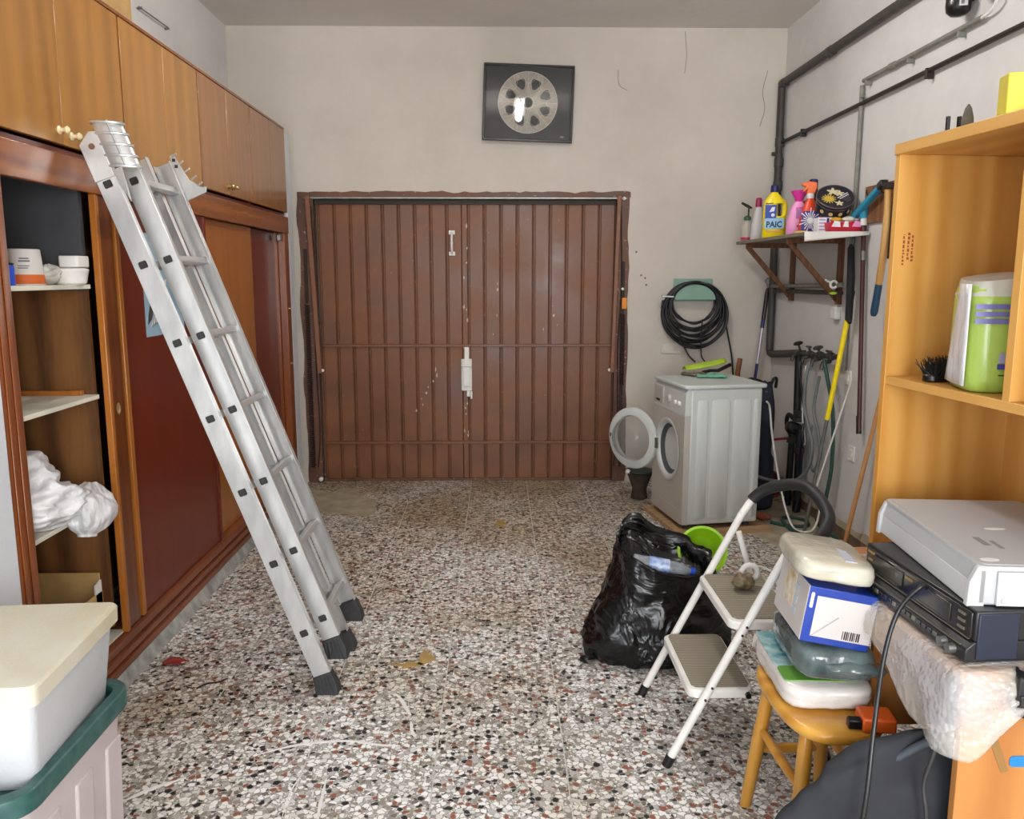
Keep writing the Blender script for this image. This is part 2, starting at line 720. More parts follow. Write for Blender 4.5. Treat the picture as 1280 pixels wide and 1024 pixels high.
# hairline cracks and filler marks in the plaster of the back wall
M_CRACK = mat('crack_line', (120, 112, 104), 0.95)
for pts in ([(1.33, YB, 3.26), (1.345, YB, 3.1), (1.335, YB, 2.98)], [(.86, YB, 3.0), (.87, YB, 2.9), (.93, YB, 2.86)],
            [(1.93, YB, 3.0), (1.90, YB, 2.86), (1.92, YB, 2.74), (1.89, YB, 2.62)]):
    MB().tube(cr(pts, 5), .0022, 5).build('plaster_crack', M_CRACK, wall_back)
for (px, pz) in ((1.02, 1.73), (1.06, 1.56), (1.09, 1.54), (1.10, 1.49)):
    MB().lathe([(.008, -.002), (.008, .002)], 8, T(px, YB, pz) @ RX(90)).build('wall_plug_hole', M_CRACK, wall_back)
# rear wall (behind the photographer) with a daylight window and an opening added for weak fill
wf = MB()
W0, W1, V0, V1 = .08, 1.82, .93, 2.57      # window
D0, D1, E1 = -1.55, -.45, 2.25             # added opening for the fill light
for (a, b_, c, d) in ((XL, D0, 0, ZC), (D0, D1, E1, ZC), (D1, W0, 0, ZC), (W0, W1, 0, V0), (W0, W1, V1, ZC), (W1, XR, 0, ZC)):
    wf.box(a, b_, YF, YF + .0, c, d) if False else wf.box(a, b_, YF - .2, YF, c, d)
struct(wf.build('wall_front', M_WALL, smooth=0))
# pale wall pier at the near end of the wardrobe
struct(MB().box(XL, -1.445, YF, 2.405, 0, ZC).build('wall_pier', M_PIER, bevel=.006, smooth=30))
# skirting on the right wall: broken mortar over a brown tile strip
M_SKIRT = mat('brown_skirting', (128, 104, 82), 0.7, var=0.3, scale=12)
for k in range(11):
    y0 = YB - .02 - .42 * (k + 1)
    bb = MB().box(XR - .012, XR, y0 + .003, y0 + .417, 0, .075).build('skirting_tile' if k else 'baseboard_right', M_SKIRT, None if k == 0 else base_r, smooth=0)
    if k == 0:
        base_r = struct(bb)
rag = MB()
prev = None
for k in range(70):
    yy = 3.9 + k * .031
    hh = .075 + .05 * abs(fbm((yy * 3, 1.2, .4))) + .02
    dd = .012 + .022 * abs(fbm((yy * 5, 7.2, .9)))
    cur = (yy, hh, dd)
    if prev:
        rag.hexa([(XR - prev[2], prev[0], .074), (XR, prev[0], .074), (XR, yy, .074), (XR - dd, yy, .074),
                  (XR - prev[2] * .3, prev[0], prev[1]), (XR, prev[0], prev[1]), (XR, yy, hh), (XR - dd * .3, yy, hh)])
    prev = cur
rag.build('broken_mortar', M_CEMENT, base_r, smooth=0)

# ------------------------------------------------------------------ garage door
def paint_mat(name, c, c2, chip, rough, chips=0.62):
    m, nt, b = new_mat(name)
    N, L = nt.nodes.new, nt.links.new
    g = N('ShaderNodeNewGeometry')
    n = N('ShaderNodeTexNoise')
    n.inputs['Scale'].default_value = 3.5
    n.inputs['Detail'].default_value = 8
    L(g.outputs['Position'], n.inputs['Vector'])
    r = N('ShaderNodeValToRGB')
    r.color_ramp.elements[0].position = .34
    r.color_ramp.elements[1].position = .66
    r.color_ramp.elements[0].color = col4(c2)
    r.color_ramp.elements[1].color = col4(c)
    L(n.outputs['Fac'], r.inputs[0])
    k = N('ShaderNodeTexNoise')
    k.inputs['Scale'].default_value = 34
    k.inputs['Detail'].default_value = 6
    k.inputs['Roughness'].default_value = .7
    L(g.outputs['Position'], k.inputs['Vector'])
    kr = N('ShaderNodeValToRGB')
    kr.color_ramp.elements[0].position = chips + .06
    kr.color_ramp.elements[1].position = chips + .1
    L(k.outputs['Fac'], kr.inputs[0])
    mx = N('ShaderNodeMix')
    mx.data_type = 'RGBA'
    L(kr.outputs[0], mx.inputs[0])
    L(r.outputs[0], mx.inputs[6])
    mx.inputs[7].default_value = col4(chip)
    L(mx.outputs[2], b.inputs['Base Color'])
    rr = N('ShaderNodeMath')
    rr.operation = 'MULTIPLY_ADD'
    L(n.outputs['Fac'], rr.inputs[0])
    rr.inputs[1].default_value = .5
    rr.inputs[2].default_value = rough - .22
    L(rr.outputs[0], b.inputs['Roughness'])
    bp = N('ShaderNodeBump')
    bp.inputs['Strength'].default_value = .3
    bp.inputs['Distance'].default_value = .006
    L(n.outputs['Fac'], bp.inputs['Height'])
    L(bp.outputs[0], b.inputs['Normal'])
    return m


M_DOOR = paint_mat('brown_door_paint', (124, 76, 42), (102, 59, 30), (178, 150, 124), .40)
M_ARM = mat('swing_arm_paint', (134, 84, 58), .45, var=.2, scale=20)
M_JAMB = paint_mat('brown_jamb_paint', (112, 72, 52), (84, 52, 38), (170, 150, 130), .5, .56)
M_STEEL = mat('grey_steel', (150, 152, 150), .35, .8, var=.25, scale=30)
M_DARK = mat('dark_iron', (54, 40, 33), .6, .3, var=.3, scale=30)
M_WHITE = mat('white_enamel', (232, 230, 224), .45, var=.08, scale=20)
door = bpy.data.objects.new('door_1', None)
COL.objects.link(door)
door.location = (-.25, 6.2, 0)
struct(door)
door['label'] = 'brown painted garage door of vertical boards with a white bolt'
DL = Matrix.Translation((.25, -6.2, 0))


def dpart(mb, name, material, **k):
    return mb.build(name, material, door, M=DL, **k)


dpart(MB().box(-1.33, .88, 6.212, 6.23, .015, 2.1), 'backing_sheet', M_JAMB, smooth=0)
bw = 1.058 / 9
edges = []
for k in range(9):
    edges.append((-1.318 + k * bw, -1.318 + (k + 1) * bw))
bw2 = 1.09 / 9
for k in range(9):
    edges.append((-.222 + k * bw2, -.222 + (k + 1) * bw2))
for (a, c) in edges:
    a += .003
    c -= .003
    y0, y1 = 6.212, 6.196
    poly = [(a, y0), (a, y1 + .006), (a + .004, y1), (a + .010, y1), (a + .013, y1 + .004), (a + .016, y1), (c - .006, y1), (c, y1 + .006), (c, y0)]
    dpart(MB().prism(poly, .02, 2.085), 'plank', M_DOOR, smooth=20)
dpart(MB().box(-.262, -.224, 6.188, 6.212, .02, 2.085), 'cover_strip', M_DOOR, bevel=.003)
for z in (1.04, .30):
    dpart(MB().box(-1.31, .865, 6.176, 6.2, z - .011, z + .011), 'cross_rail', M_DOOR, bevel=.003)
dpart(MB().box(-1.33, .87, 6.18, 6.212, .0, .02), 'bottom_rail', M_JAMB, bevel=.003)
# jambs and head with uneven painted edges
def ragged(x0, x1, z0, z1, side, seed):
    pts_in, pts_out = [], []
    n = 40
    for k in range(n + 1):
        z = z0 + (z1 - z0) * k / n
        q = .016 * fbm((z * 4 + seed, seed * 2.3, .7))
        pts_out.append((x0 + q if side < 0 else x1 + q, z))
        pts_in.append((x1 if side < 0 else x0, z))
    poly = pts_out + pts_in[::-1]
    return poly


dpart(MB().prism(ragged(-1.445, -1.335, .0, 2.15, -1, 1.3), 6.143, 6.20, 'y'), 'jamb', M_JAMB, smooth=0)
dpart(MB().prism(ragged(.872, .968, .0, 2.15, 1, 4.1), 6.143, 6.20, 'y'), 'jamb', M_JAMB, smooth=0)
hd = [(-1.445 + (2.413) * k / 60, 2.155 + .014 * fbm((k * .35, 3.3, 1.1))) for k in range(61)]
dpart(MB().prism(hd + [(.968, 2.118), (-1.445, 2.118)], 6.140, 6.20, 'y'), 'head', M_JAMB, smooth=0)
dpart(MB().tube([(-1.40, 6.15, 2.113), (.945, 6.15, 2.113)], .011, 10), 'top_rod', M_STEEL)
dpart(MB().box(-1.33, .87, 6.17, 6.2, 2.07, 2.1), 'top_channel', M_DARK, smooth=0)
dpart(MB().bar((-1.372, 6.125, 2.13), (-1.325, 6.125, .84), .034, .02, (0, 1, 0)), 'swing_arm', M_ARM, bevel=.004)
dpart(MB().bar((.885, 6.125, 2.13), (.855, 6.125, .84), .030, .02, (0, 1, 0)), 'swing_arm', M_ARM, bevel=.004)
for (px, pz) in ((-1.305, .86), (.835, .86)):
    dpart(MB().lathe([(.012, 0), (.012, .018), (.006, .022)], 10, T(px, 6.14, pz) @ RX(90)), 'arm_bolt', M_WHITE)
for (px, z0, z1) in ((-1.40, .12, 1.35), (.925, .75, 1.28)):
    pts = []
    n = int((z1 - z0) / .016 * 6)
    for k in range(n):
        a = k * math.pi / 3
        pts.append((px + .017 * math.cos(a), 6.12 + .017 * math.sin(a), z0 + (z1 - z0) * k / n))
    dpart(MB().tube(pts, .004, 4), 'balance_spring', M_DARK)
for px in (-1.345, .90):
    dpart(MB().tube(cr([(px, 6.135, 2.05), (px + .012, 6.13, 1.5), (px - .006, 6.13, 1.0), (px + .004, 6.13, .4), (px - .02, 6.135, .12)], 8), .0045, 6), 'pull_cable', M_DARK)
dpart(MB().bar((.925, 6.13, .12), (.925, 6.13, 1.66), .02, .016, (0, 1, 0)), 'counterweight_bar', M_DARK, bevel=.003)
dpart(MB().bar((-1.40, 6.13, 1.36), (-1.40, 6.13, 1.75), .02, .016, (0, 1, 0)), 'counterweight_bar', M_DARK, bevel=.003)
M_ORANGE = mat('orange_plastic', (226, 138, 32), .5)
dpart(MB().box(.918, .955, 6.118, 6.14, 1.315, 1.395), 'orange_tag', M_ORANGE, bevel=.003)
dpart(MB().lathe([(.011, 0), (.011, .02), (.004, .026)], 10, T(.922, 6.14, 1.46) @ RX(90)), 'white_stud', M_WHITE)
dpart(MB().lathe([(.012, 0), (.012, .02), (.004, .026)], 10, T(.92, 6.14, 2.11) @ RX(90)), 'white_stud', M_WHITE)
dpart(MB().lathe([(.016, 0), (.016, .02), (.004, .026)], 10, T(-1.345, 6.135, .03) @ RX(90)), 'white_stud', M_WHITE)
# pull handle
hb = MB()
hb.box(-.358, -.312, 6.172, 6.197, 1.855, 1.885).box(-.358, -.312, 6.172, 6.197, 1.702, 1.732)
hb.tube(cr([(-.335, 6.175, 1.87), (-.335, 6.152, 1.845), (-.335, 6.148, 1.793), (-.335, 6.152, 1.742), (-.335, 6.175, 1.716)], 5), [.009] * 10 + [.012] + [.009] * 10, 8)
dpart(hb, 'pull_handle', M_WHITE, bevel=.004)
lk = MB()
lk.box(-.275, -.195, 6.166, 6.188, .70, .94)
lk.box(-.262, -.208, 6.150, 6.17, .735, .93)
lk.box(-.25, -.215, 6.16, 6.185, .92, 1.03)
lk.box(-.235, -.205, 6.16, 6.185, .655, .70)
lk.tube([(-.275, 6.155, .89), (-.195, 6.155, .89)], .012, 8)
lk.tube([(-.20, 6.15, .64), (-.20, 6.15, .70)], .01, 8)
dpart(lk, 'door_bolt', M_WHITE, bevel=.004)
# chipped white spots along the centre strip and boards
M_CHIP = mat('bare_chip', (206, 186, 164), .8)
rc = random.Random(4)
for k in range(34):
    if k < 20:
        px, pz = -.243 + rc.uniform(-.02, .02), rc.uniform(.2, 2.0)
    elif k < 28:
        px, pz = -.45 - (k - 20) * .022 + rc.uniform(-.02, .02), .86 - (k - 20) * .045
    else:
        px, pz = rc.uniform(-.2, .6), rc.uniform(1.1, 1.5)
    yy = 6.1875 if abs(px + .243) < .018 else 6.1955
    w, h = rc.uniform(.003, .008), rc.uniform(.006, .022)
    dpart(MB().prism([(px - w, pz), (px - w * .2, pz - h), (px + w, pz - h * .3), (px + w * .4, pz + h)], yy - .0006, yy + .001, 'y'), 'paint_chip', M_CHIP, smooth=0)

# ------------------------------------------------------------------ picture
def thin_glass(name, rough=0.02, tint=(255, 255, 255), refl=1.0):
    if name in MATS:
        return MATS[name]
    m = bpy.data.materials.new(name)
    m.use_nodes = True
    nt = m.node_tree
    nt.nodes.clear()
    N, L = nt.nodes.new, nt.links.new
    out = N('ShaderNodeOutputMaterial')
    t = N('ShaderNodeBsdfTransparent')
    t.inputs[0].default_value = col4(tint)
    g = N('ShaderNodeBsdfGlossy')
    g.inputs['Roughness'].default_value = rough
    fr = N('ShaderNodeFresnel')
    fr.inputs[0].default_value = 1.5
    mu = N('ShaderNodeMath')
    mu.operation = 'MULTIPLY'
    mu.inputs[1].default_value = refl
    L(fr.outputs[0], mu.inputs[0])
    mx = N('ShaderNodeMixShader')
    L(mu.outputs[0], mx.inputs[0])
    L(t.outputs[0], mx.inputs[1])
    L(g.outputs[0], mx.inputs[2])
    L(mx.outputs[0], out.inputs[0])
    MATS[name] = m
    return m


M_BLACK = mat('black_lacquer', (22, 20, 20), .3)
M_PRINT = mat('charcoal_print', (52, 52, 52), .7, var=.25, scale=4)
M_ROSE = mat('rosette_grey', (176, 166, 152), .7, var=.2, scale=25)
M_ROSEL = mat('rosette_line', (206, 198, 184), .7)
pic = thing('framed_picture', 'black framed picture of a pale round rosette hung above the garage door', 'picture', (.221, YB, 2.763),
            rot=(math.radians(-.6), math.radians(1.9), 0))
w2, h2 = .32, .262
fr = MB()
for (a, c, d, e) in ((-w2, w2, h2 - .017, h2), (-w2, w2, -h2, -h2 + .017), (-w2, -w2 + .017, -h2 + .017, h2 - .017), (w2 - .017, w2, -h2 + .017, h2 - .017)):
    fr.box(a, c, -.042, -.018, d, e)
PM = T(0, -.012, 0)
fr.build('frame', M_BLACK, pic, bevel=.003, M=PM)
MB().box(-w2 + .01, w2 - .01, -.03, -.02, -h2 + .01, h2 - .01).build('print', M_PRINT, pic, smooth=0, M=PM)
cz = .004
ROT = PM @ T(-.004, -.0305, cz) @ RX(90) @ Matrix.Diagonal((1.26, 1.26, 1, 1))
rose = MB().lathe([(.168, -.0002), (.168, .0006)], 64).build('rosette', M_ROSE, pic, smooth=0, M=ROT)
rl = MB()
for k in range(64):
    pass
rl.tube([(.166 * math.cos(a * math.pi / 32), .166 * math.sin(a * math.pi / 32), .001) for a in range(64)], .0022, 4, True)
rl.tube([(.034 * math.cos(a * math.pi / 16), .034 * math.sin(a * math.pi / 16), .001) for a in range(32)], .002, 4, True)
for k in range(8):
    a = math.radians(k * 45)
    rl.tube([(.034 * math.cos(a), .034 * math.sin(a), .001), (.166 * math.cos(a), .166 * math.sin(a), .001)], .0013, 4)
    for dd in (-1, 1):
        for e in (.35, .6):
            b2 = a + dd * math.radians(45) * e
            c0 = a
            rl.tube([(.1 * math.cos(c0), .1 * math.sin(c0), .001), (.166 * math.cos(b2), .166 * math.sin(b2), .001)], .0009, 4)
        b2 = a + dd * math.radians(22.5)
        rl.tube([(.04 * math.cos(b2), .04 * math.sin(b2), .001), (.1 * math.cos(a), .1 * math.sin(a), .001)], .0009, 4)
rl.build('rosette_lines', M_ROSEL, pic, smooth=0, M=ROT)
ho = MB()
for k in range(8):
    a = math.radians(k * 45 + 22.5)
    P = []
    for t in range(18):
        q = 2 * math.pi * t / 18
        rr_ = .028 * (1 + .16 * math.cos(3 * q + math.pi))
        x, y = rr_ * math.cos(q), rr_ * math.sin(q) * .92
        P.append((.107 * math.cos(a) + x * math.cos(a) - y * math.sin(a), .107 * math.sin(a) + x * math.sin(a) + y * math.cos(a)))
    ho.prism(P, .0006, .0012)
ho.lathe([(.026, .0006), (.026, .0012)], 24)
ho.build('rosette_opening', M_PRINT, pic, smooth=0, M=ROT)
MB().box(.235, .26, -.0312, -.030, -.225, -.219).build('signature', M_ROSEL, pic, smooth=0, M=PM)
MB().box(-w2 + .015, w2 - .015, -.0365, -.0345, -h2 + .015, h2 - .015).build('glass_pane', thin_glass('picture_glass'), pic, smooth=0, M=PM)

# ================================================================== LEFT SIDE: WARDROBE RUN
M_UP = wood('honey_veneer', (144, 94, 34), (178, 124, 54), .28, 'z', 1.8, .35, .2, .15)
M_UP2 = wood('dark_honey_veneer', (134, 84, 40), (160, 108, 56), .28, 'z', 2.2, .35, .25, .25)
M_MAHO = wood('mahogany_veneer', (92, 24, 6), (108, 32, 9), .3, 'z', 1.2, .18, .1, .12)
M_AMBER = wood('amber_veneer', (150, 84, 24), (166, 98, 32), .24, 'z', 1.2, .45, .15, .12)
M_FRZ = wood('frieze_veneer', (116, 58, 24), (158, 92, 42), .22, 'y', 2.0, .5, .35, .3)
M_POST = wood('post_timber', (108, 52, 18), (148, 78, 28), .28, 'z', 3.0, .4, .3, .3)
M_POST2 = wood('dark_post_timber', (92, 44, 14), (124, 62, 22), .28, 'z', 3.0, .3, .3, .3)
M_EDGE = wood('light_edge_timber', (156, 90, 30), (182, 112, 44), .3, 'z', 3.0, .35, .3, .3)
M_INSIDE = wood('inner_walnut', (84, 52, 26), (136, 92, 50), .5, 'z', 2.0, .05, .6, .35)
M_PLINTH = wood('plinth_timber', (104, 54, 30), (142, 82, 50), .4, 'y', 3.0, .2, .3, .3)
M_GREYLINE = mat('grey_lining', (74, 74, 78), .8, var=.2, scale=5)
M_SHELFW = mat('white_shelf_board', (226, 222, 206), .5, var=.08, scale=10)
M_BRASS = mat('worn_brass', (206, 184, 128), .3, .85, var=.2, scale=40)
M_IVORY = mat('ivory_knob', (226, 212, 170), .35)
XF = -1.45

wr = thing('wardrobe', 'long built-in wardrobe with mahogany sliding doors and an open shelf bay', 'wardrobe', (XF, 2.44, 0))


def wp(mb, name, m, **k):
    return mb.build(name, m, wr, M=T(-XF, -2.44, 0), **k)


wp(MB().box(-1.89, -1.875, 2.45, 5.86, .05, 1.96), 'back_panel', M_INSIDE, smooth=0)
wp(MB().box(-1.875, -1.475, 2.44, 2.458, .05, 1.96), 'side_panel', M_INSIDE, smooth=0)
wp(MB().box(-1.875, -1.50, 3.062, 3.08, .2, 1.50), 'side_panel', M_INSIDE, smooth=0)
wp(MB().box(-1.875, -1.50, 3.055, 3.08, 1.50, 1.96), 'grey_side_lining', M_GREYLINE, smooth=0)
wp(MB().box(-1.875, -1.50, 2.458, 3.055, 1.945, 1.96), 'top_board', M_GREYLINE, smooth=0)
wp(MB().box(-1.875, -1.47, 5.845, 5.865, .05, 1.96), 'side_panel', M_POST, smooth=0)
for z in (1.522, 1.118, .714):
    wp(MB().box(-1.875, -1.482, 2.46, 3.06, z - .016, z), 'shelf', M_SHELFW, bevel=.002)
wp(MB().box(-1.875, -1.475, 2.46, 3.10, .16, .176), 'bottom_board', M_SHELFW, bevel=.002)
# frieze rail over the doors
wp(MB().box(-1.475, -1.448, 2.44, 5.865, 1.845, 1.955), 'frieze_rail', M_FRZ, bevel=.003)
# posts
pp = MB().box(-1.5, -1.452, 2.41, 2.512, .17, 1.845)
pp.box(-1.452, -1.447, 2.432, 2.450, .17, 1.845).box(-1.452, -1.447, 2.470, 2.488, .17, 1.845)
wp(pp, 'post', M_POST, bevel=.003)
wp(MB().box(-1.478, -1.453, 3.083, 3.106, .17, 1.845), 'bay_edge_strip', M_EDGE, bevel=.003)
sd0 = wp(MB().box(-1.49, -1.460, 3.108, 3.212, .175, 1.845), 'sliding_door', M_POST2, bevel=.002)
MB().lathe([(.0, 0), (.013, 0), (.017, .004), (.014, .006), (.009, .001)], 14, T(-1.4605, 3.15, 1.05) @ RY(90) @ Matrix.Diagonal((1.4, 1, 1, 1))).build('finger_pull', M_BRASS, sd0, M=Matrix.Identity(4))
wp(MB().box(-1.49, -1.455, 3.232, 3.262, .175, 1.845), 'sliding_door_edge', M_EDGE, bevel=.003)
wp(MB().box(-1.487, -1.466, 3.262, 4.205, .175, 1.845), 'sliding_door', M_MAHO, bevel=.002)
wp(MB().box(-1.487, -1.458, 4.205, 4.235, .175, 1.845), 'door_stile', M_MAHO, bevel=.003)
wp(MB().box(-1.512, -1.490, 4.20, 4.29, .175, 1.845), 'door_stile', M_MAHO, bevel=.003)
wp(MB().box(-1.515, -1.492, 4.29, 5.115, .175, 1.845), 'sliding_door', M_AMBER, bevel=.002)
wp(MB().box(-1.54, -1.518, 5.10, 5.74, .175, 1.845), 'sliding_door', M_MAHO, bevel=.002)
pe = MB().box(-1.5, -1.452, 5.76, 5.865, .175, 1.845).box(-1.53, -1.5, 5.73, 5.78, .175, 1.845)
wp(pe, 'post', M_POST, bevel=.004)
wp(MB().box(-1.49, -1.465, 5.70, 5.74, 1.79, 1.83), 'roller_bracket', M_STEEL, bevel=.003)
for z in (1.33, .95):
    wp(MB().lathe([(.008, 0), (.008, .012), (.003, .016)], 8, T(-1.452, 5.79, z) @ RY(90)), 'catch_stud', M_BRASS)
# moulded plinth: stepped profile along y
prof = [(-1.52, .05), (-1.440, .05), (-1.440, .076), (-1.458, .080), (-1.458, .090), (-1.442, .094), (-1.442, .118), (-1.460, .122),
        (-1.460, .134), (-1.444, .138), (-1.447, .165), (-1.52, .176)]
wp(MB().prism(prof, 2.44, 5.865, 'y'), 'plinth', M_PLINTH, smooth=0)
wp(MB().box(-1.60, -1.50, 3.1, 5.84, .16, .1755), 'door_track', M_PLINTH, smooth=0)
M_KERB = mat('grey_cement_kerb', (168, 168, 162), .9, var=.35, scale=14, c2=(128, 128, 124), bump=.3, bscale=50)
kb = []
for k in range(60):
    yy = 2.44 + (5.9 - 2.44) * k / 59
    q = .008 * fbm((yy * 4, 2, 5))
    kb.append([(-1.6, yy, 0), (-1.415 + q, yy, 0), (-1.440 + q * .5, yy, .05), (-1.6, yy, .05)])
kerb = MB().rings(kb).build('trim_2', M_KERB, smooth=0)
struct(kerb)
struct(MB().box(XL, -1.452, 5.868, 6.0, 0, 2.535).build('trim_1', M_PIER, bevel=.004))


def overhead(label, ys_, m, knobs, group='overhead cabinets above the wardrobe'):
    y0, y1 = ys_[0], ys_[-1]
    t = thing('overhead_cabinet', label, 'cabinet', (XF, y0, 1.985), group=group)
    b = MB()
    Z0, Z1 = -.025, .565
    b.box(-.44, -.022, .003, y1 - y0 - .003, Z0, Z0 + .016)
    b.box(-.44, -.022, .003, y1 - y0 - .003, Z1 - .016, Z1)
    b.box(-.44, -.022, .003, .019, Z0 + .016, Z1 - .016)
    b.box(-.44, -.022, y1 - y0 - .019, y1 - y0 - .003, Z0 + .016, Z1 - .016)
    b.box(-.44, -.43, .019, y1 - y0 - .019, Z0 + .016, Z1 - .016)
    b.build('body', M_MAHO, t, smooth=0)
    MB().box(-.06, .001, 0, y1 - y0, .552, .566).build('top_moulding', M_FRZ, t, bevel=.002)
    for i in range(len(ys_) - 1):
        a, c = ys_[i] - y0 + (.006 if i == 0 else .0015), ys_[i + 1] - y0 - (.006 if i == len(ys_) - 2 else .0015)
        d = MB().box(-.02, 0, a, c, 0, .549).build('door', m, t, bevel=.0025)
        if knobs and i < len(knobs):
            ky, kz = knobs[i]
            M = T(0, ky - y0, kz - 1.985) @ RY(90)
            MB().lathe([(.014, 0), (.014, .003), (.007, .006), (.006, .016), (.011, .022), (.013, .028), (.008, .034), (.002, .035)], 14, M).build('knob', M_IVORY if len(ys_) == 3 and y0 < 3 else M_BRASS, d)
    return t


overhead('overhead cabinet nearest the camera with two ivory knobs', (2.44, 2.893, 3.368), M_UP, ((2.865, 2.03), (2.945, 2.022)))
overhead('overhead cabinet behind the top of the ladder', (3.370, 3.79, 4.208), M_UP, ((3.755, 2.02), (3.825, 2.02)))
overhead('overhead cabinet with two small brass knobs, between ladder top and far cabinet', (4.210, 4.635, 5.058), M_UP2, ((4.60, 2.03), (4.67, 2.03)))
overhead('farthest overhead cabinet, at the end by the garage door', (5.060, 5.47, 5.865), M_UP2, None)

# box and rod above
M_CARD = mat('cardboard', (192, 156, 100), .85, var=.15, scale=14)
cb = thing('cardboard_box', 'tan cardboard box lying on top of the overhead cabinets', 'box', (-1.765, 3.80, 2.551), 4)
MB().box(-.105, .105, -.25, .25, 0, .30).build('carton', M_CARD, cb, bevel=.004)
MB().box(-.105, .105, -.02, .02, .30, .3015).build('packing_tape', mat('brown_tape', (170, 130, 70), .3), cb, smooth=0)
rd = thing('wall_rod', 'thin metal rod fixed to the left wall above the wardrobe', 'rod', (XL, 4.84, 2.95))
MB().tube([(.02, -.2, 0), (.02, .2, .006)], .004, 6).build('rod', M_STEEL, rd)
for yy in (-.17, .195):
    MB().tube([(0.0, yy, 0), (.024, yy, .003)], .007, 8).build('rod_clip', M_STEEL, rd)

# poster on the sliding door
M_POSTER = mat('poster_blue', (132, 164, 186), .6, var=.25, scale=5, c2=(160, 188, 204))
po = thing('poster', 'blue paper poster of a bird stuck on the mahogany sliding door', 'poster', (-1.4655, 3.47, 1.30))
MB().box(0, .0012, 0, .42, 0, .43).build('sheet', M_POSTER, po, smooth=0)
pm1 = mat('poster_ink', (62, 62, 66), .6)
pm2 = mat('poster_white', (222, 220, 212), .6)
X = .0012
MB().prism([(.02, .05), (.06, .07), (.10, .13), (.15, .19), (.17, .26), (.14, .30), (.11, .24), (.07, .17), (.03, .09)], X, X + .0005, 'x').build('printed_wing', pm1, po, smooth=0)
MB().prism([(.05, .04), (.09, .055), (.13, .06), (.17, .10), (.22, .16), (.24, .24), (.20, .23), (.16, .17), (.12, .12), (.08, .08)], X, X + .0007, 'x').build('printed_feathers', pm2, po, smooth=0)
for k in range(4):
    MB().prism([(.06 + k * .025, .04 + k * .004), (.064 + k * .025, .038 + k * .004), (.10 + k * .028, .10 + k * .012), (.096 + k * .028, .102 + k * .012)], X + .0007, X + .001, 'x').build('printed_line', pm1, po, smooth=0)

# ------------------------------------------------------------------ things on the wardrobe shelves
S1, S2, S3, S0 = 1.522, 1.118, .714, .176
M_RED = mat('red_plastic', (196, 40, 28), .4)
M_BLUE = mat('blue_plastic', (30, 72, 190), .35)
M_PAPERW = mat('white_paper', (226, 224, 218), .7, var=.05)
t = thing('paper_tub', 'white paper tub with an orange band on the top wardrobe shelf', 'tub', (-1.60, 2.855, S1))
MB().lathe([(.060, 0), (.060, .002), (.051, .118), (.047, .12)], 24).build('tub', M_PAPERW, t)
MB().lathe([(.0605, .004), (.0606, .005), (.0583, .034), (.0575, .035)], 24).build('orange_band', mat('orange_print', (222, 108, 44), .6), t)
pt = mat('grey_print', (120, 122, 126), .7)
for (a0, a1, z, hz) in ((-75, -45, .086, .004), (-78, -42, .077, .005), (-80, -45, .062, .003), (-80, -50, .055, .003)):
    MB().grid(lambda u, v: ((.0602 - (z + hz * v) * .076 + .0004) * math.cos(math.radians(a0 + (a1 - a0) * u)), (.0602 - (z + hz * v) * .076 + .0004) * math.sin(math.radians(a0 + (a1 - a0) * u)), z + hz * v), 10, 1).build('print_line', pt, t, solid=.0004)
t = thing('white_tub', 'low white plastic tub with a lid on the top wardrobe shelf', 'tub', (-1.515, 2.985, S1))
MB().lathe([(.045, 0), (.052, .006), (.060, .045), (.062, .048), (.062, .054), (.05, .058), (.02, .0595)], 28).build('tub', M_WHITE, t)
MB().lathe([(.010, .058), (.010, .0605), (.004, .061)], 10, T(-.02, -.03, 0)).build('red_spot', M_RED, t)
t = thing('white_box', 'small white block sitting on the white plastic tub', 'box', (-1.505, 3.0, S1 + .0605))
MB().prism(rrect(-.035, .035, -.045, .045, .012), 0, .04).build('block', M_PAPERW, t, bevel=.004)


def crumple(name, m, parent, rx, ry, h, seed, n=26, rows=14, amp=.25, k=6.0, M=None, prof=None, bump=None, expo=2.6, an=(1, 1, 1)):
    R = []
    for j in range(rows + 1):
        v = j / rows
        p = prof(v) if prof else math.sin(math.pi * min(.98, max(.06, v))) ** .6
        ring = []
        for i in range(n):
            a = 2 * math.pi * i / n
            ca, sa = math.cos(a), math.sin(a)
            q = (abs(ca) ** expo + abs(sa) ** expo) ** (-1 / expo)
            x, y, z = rx * ca * q * p, ry * sa * q * p, h * v
            d = fbm((x * an[0] * k / .1 * .3 + seed, y * an[1] * k / .1 * .3, z * an[2] * k / .1 * .3 + seed * 1.7), 4)
            d = 1 - 2 * abs(d)          # ridged folds
            f = 1 + amp * (d - .5)
            ring.append((x * f, y * f, max(0.0, z * (1 + amp * .35 * (d - .5))) if v > .02 else 0.0))
        R.append(ring)
    return MB().rings(R, M=M).build(name, m, parent, smooth=180, sub=1)


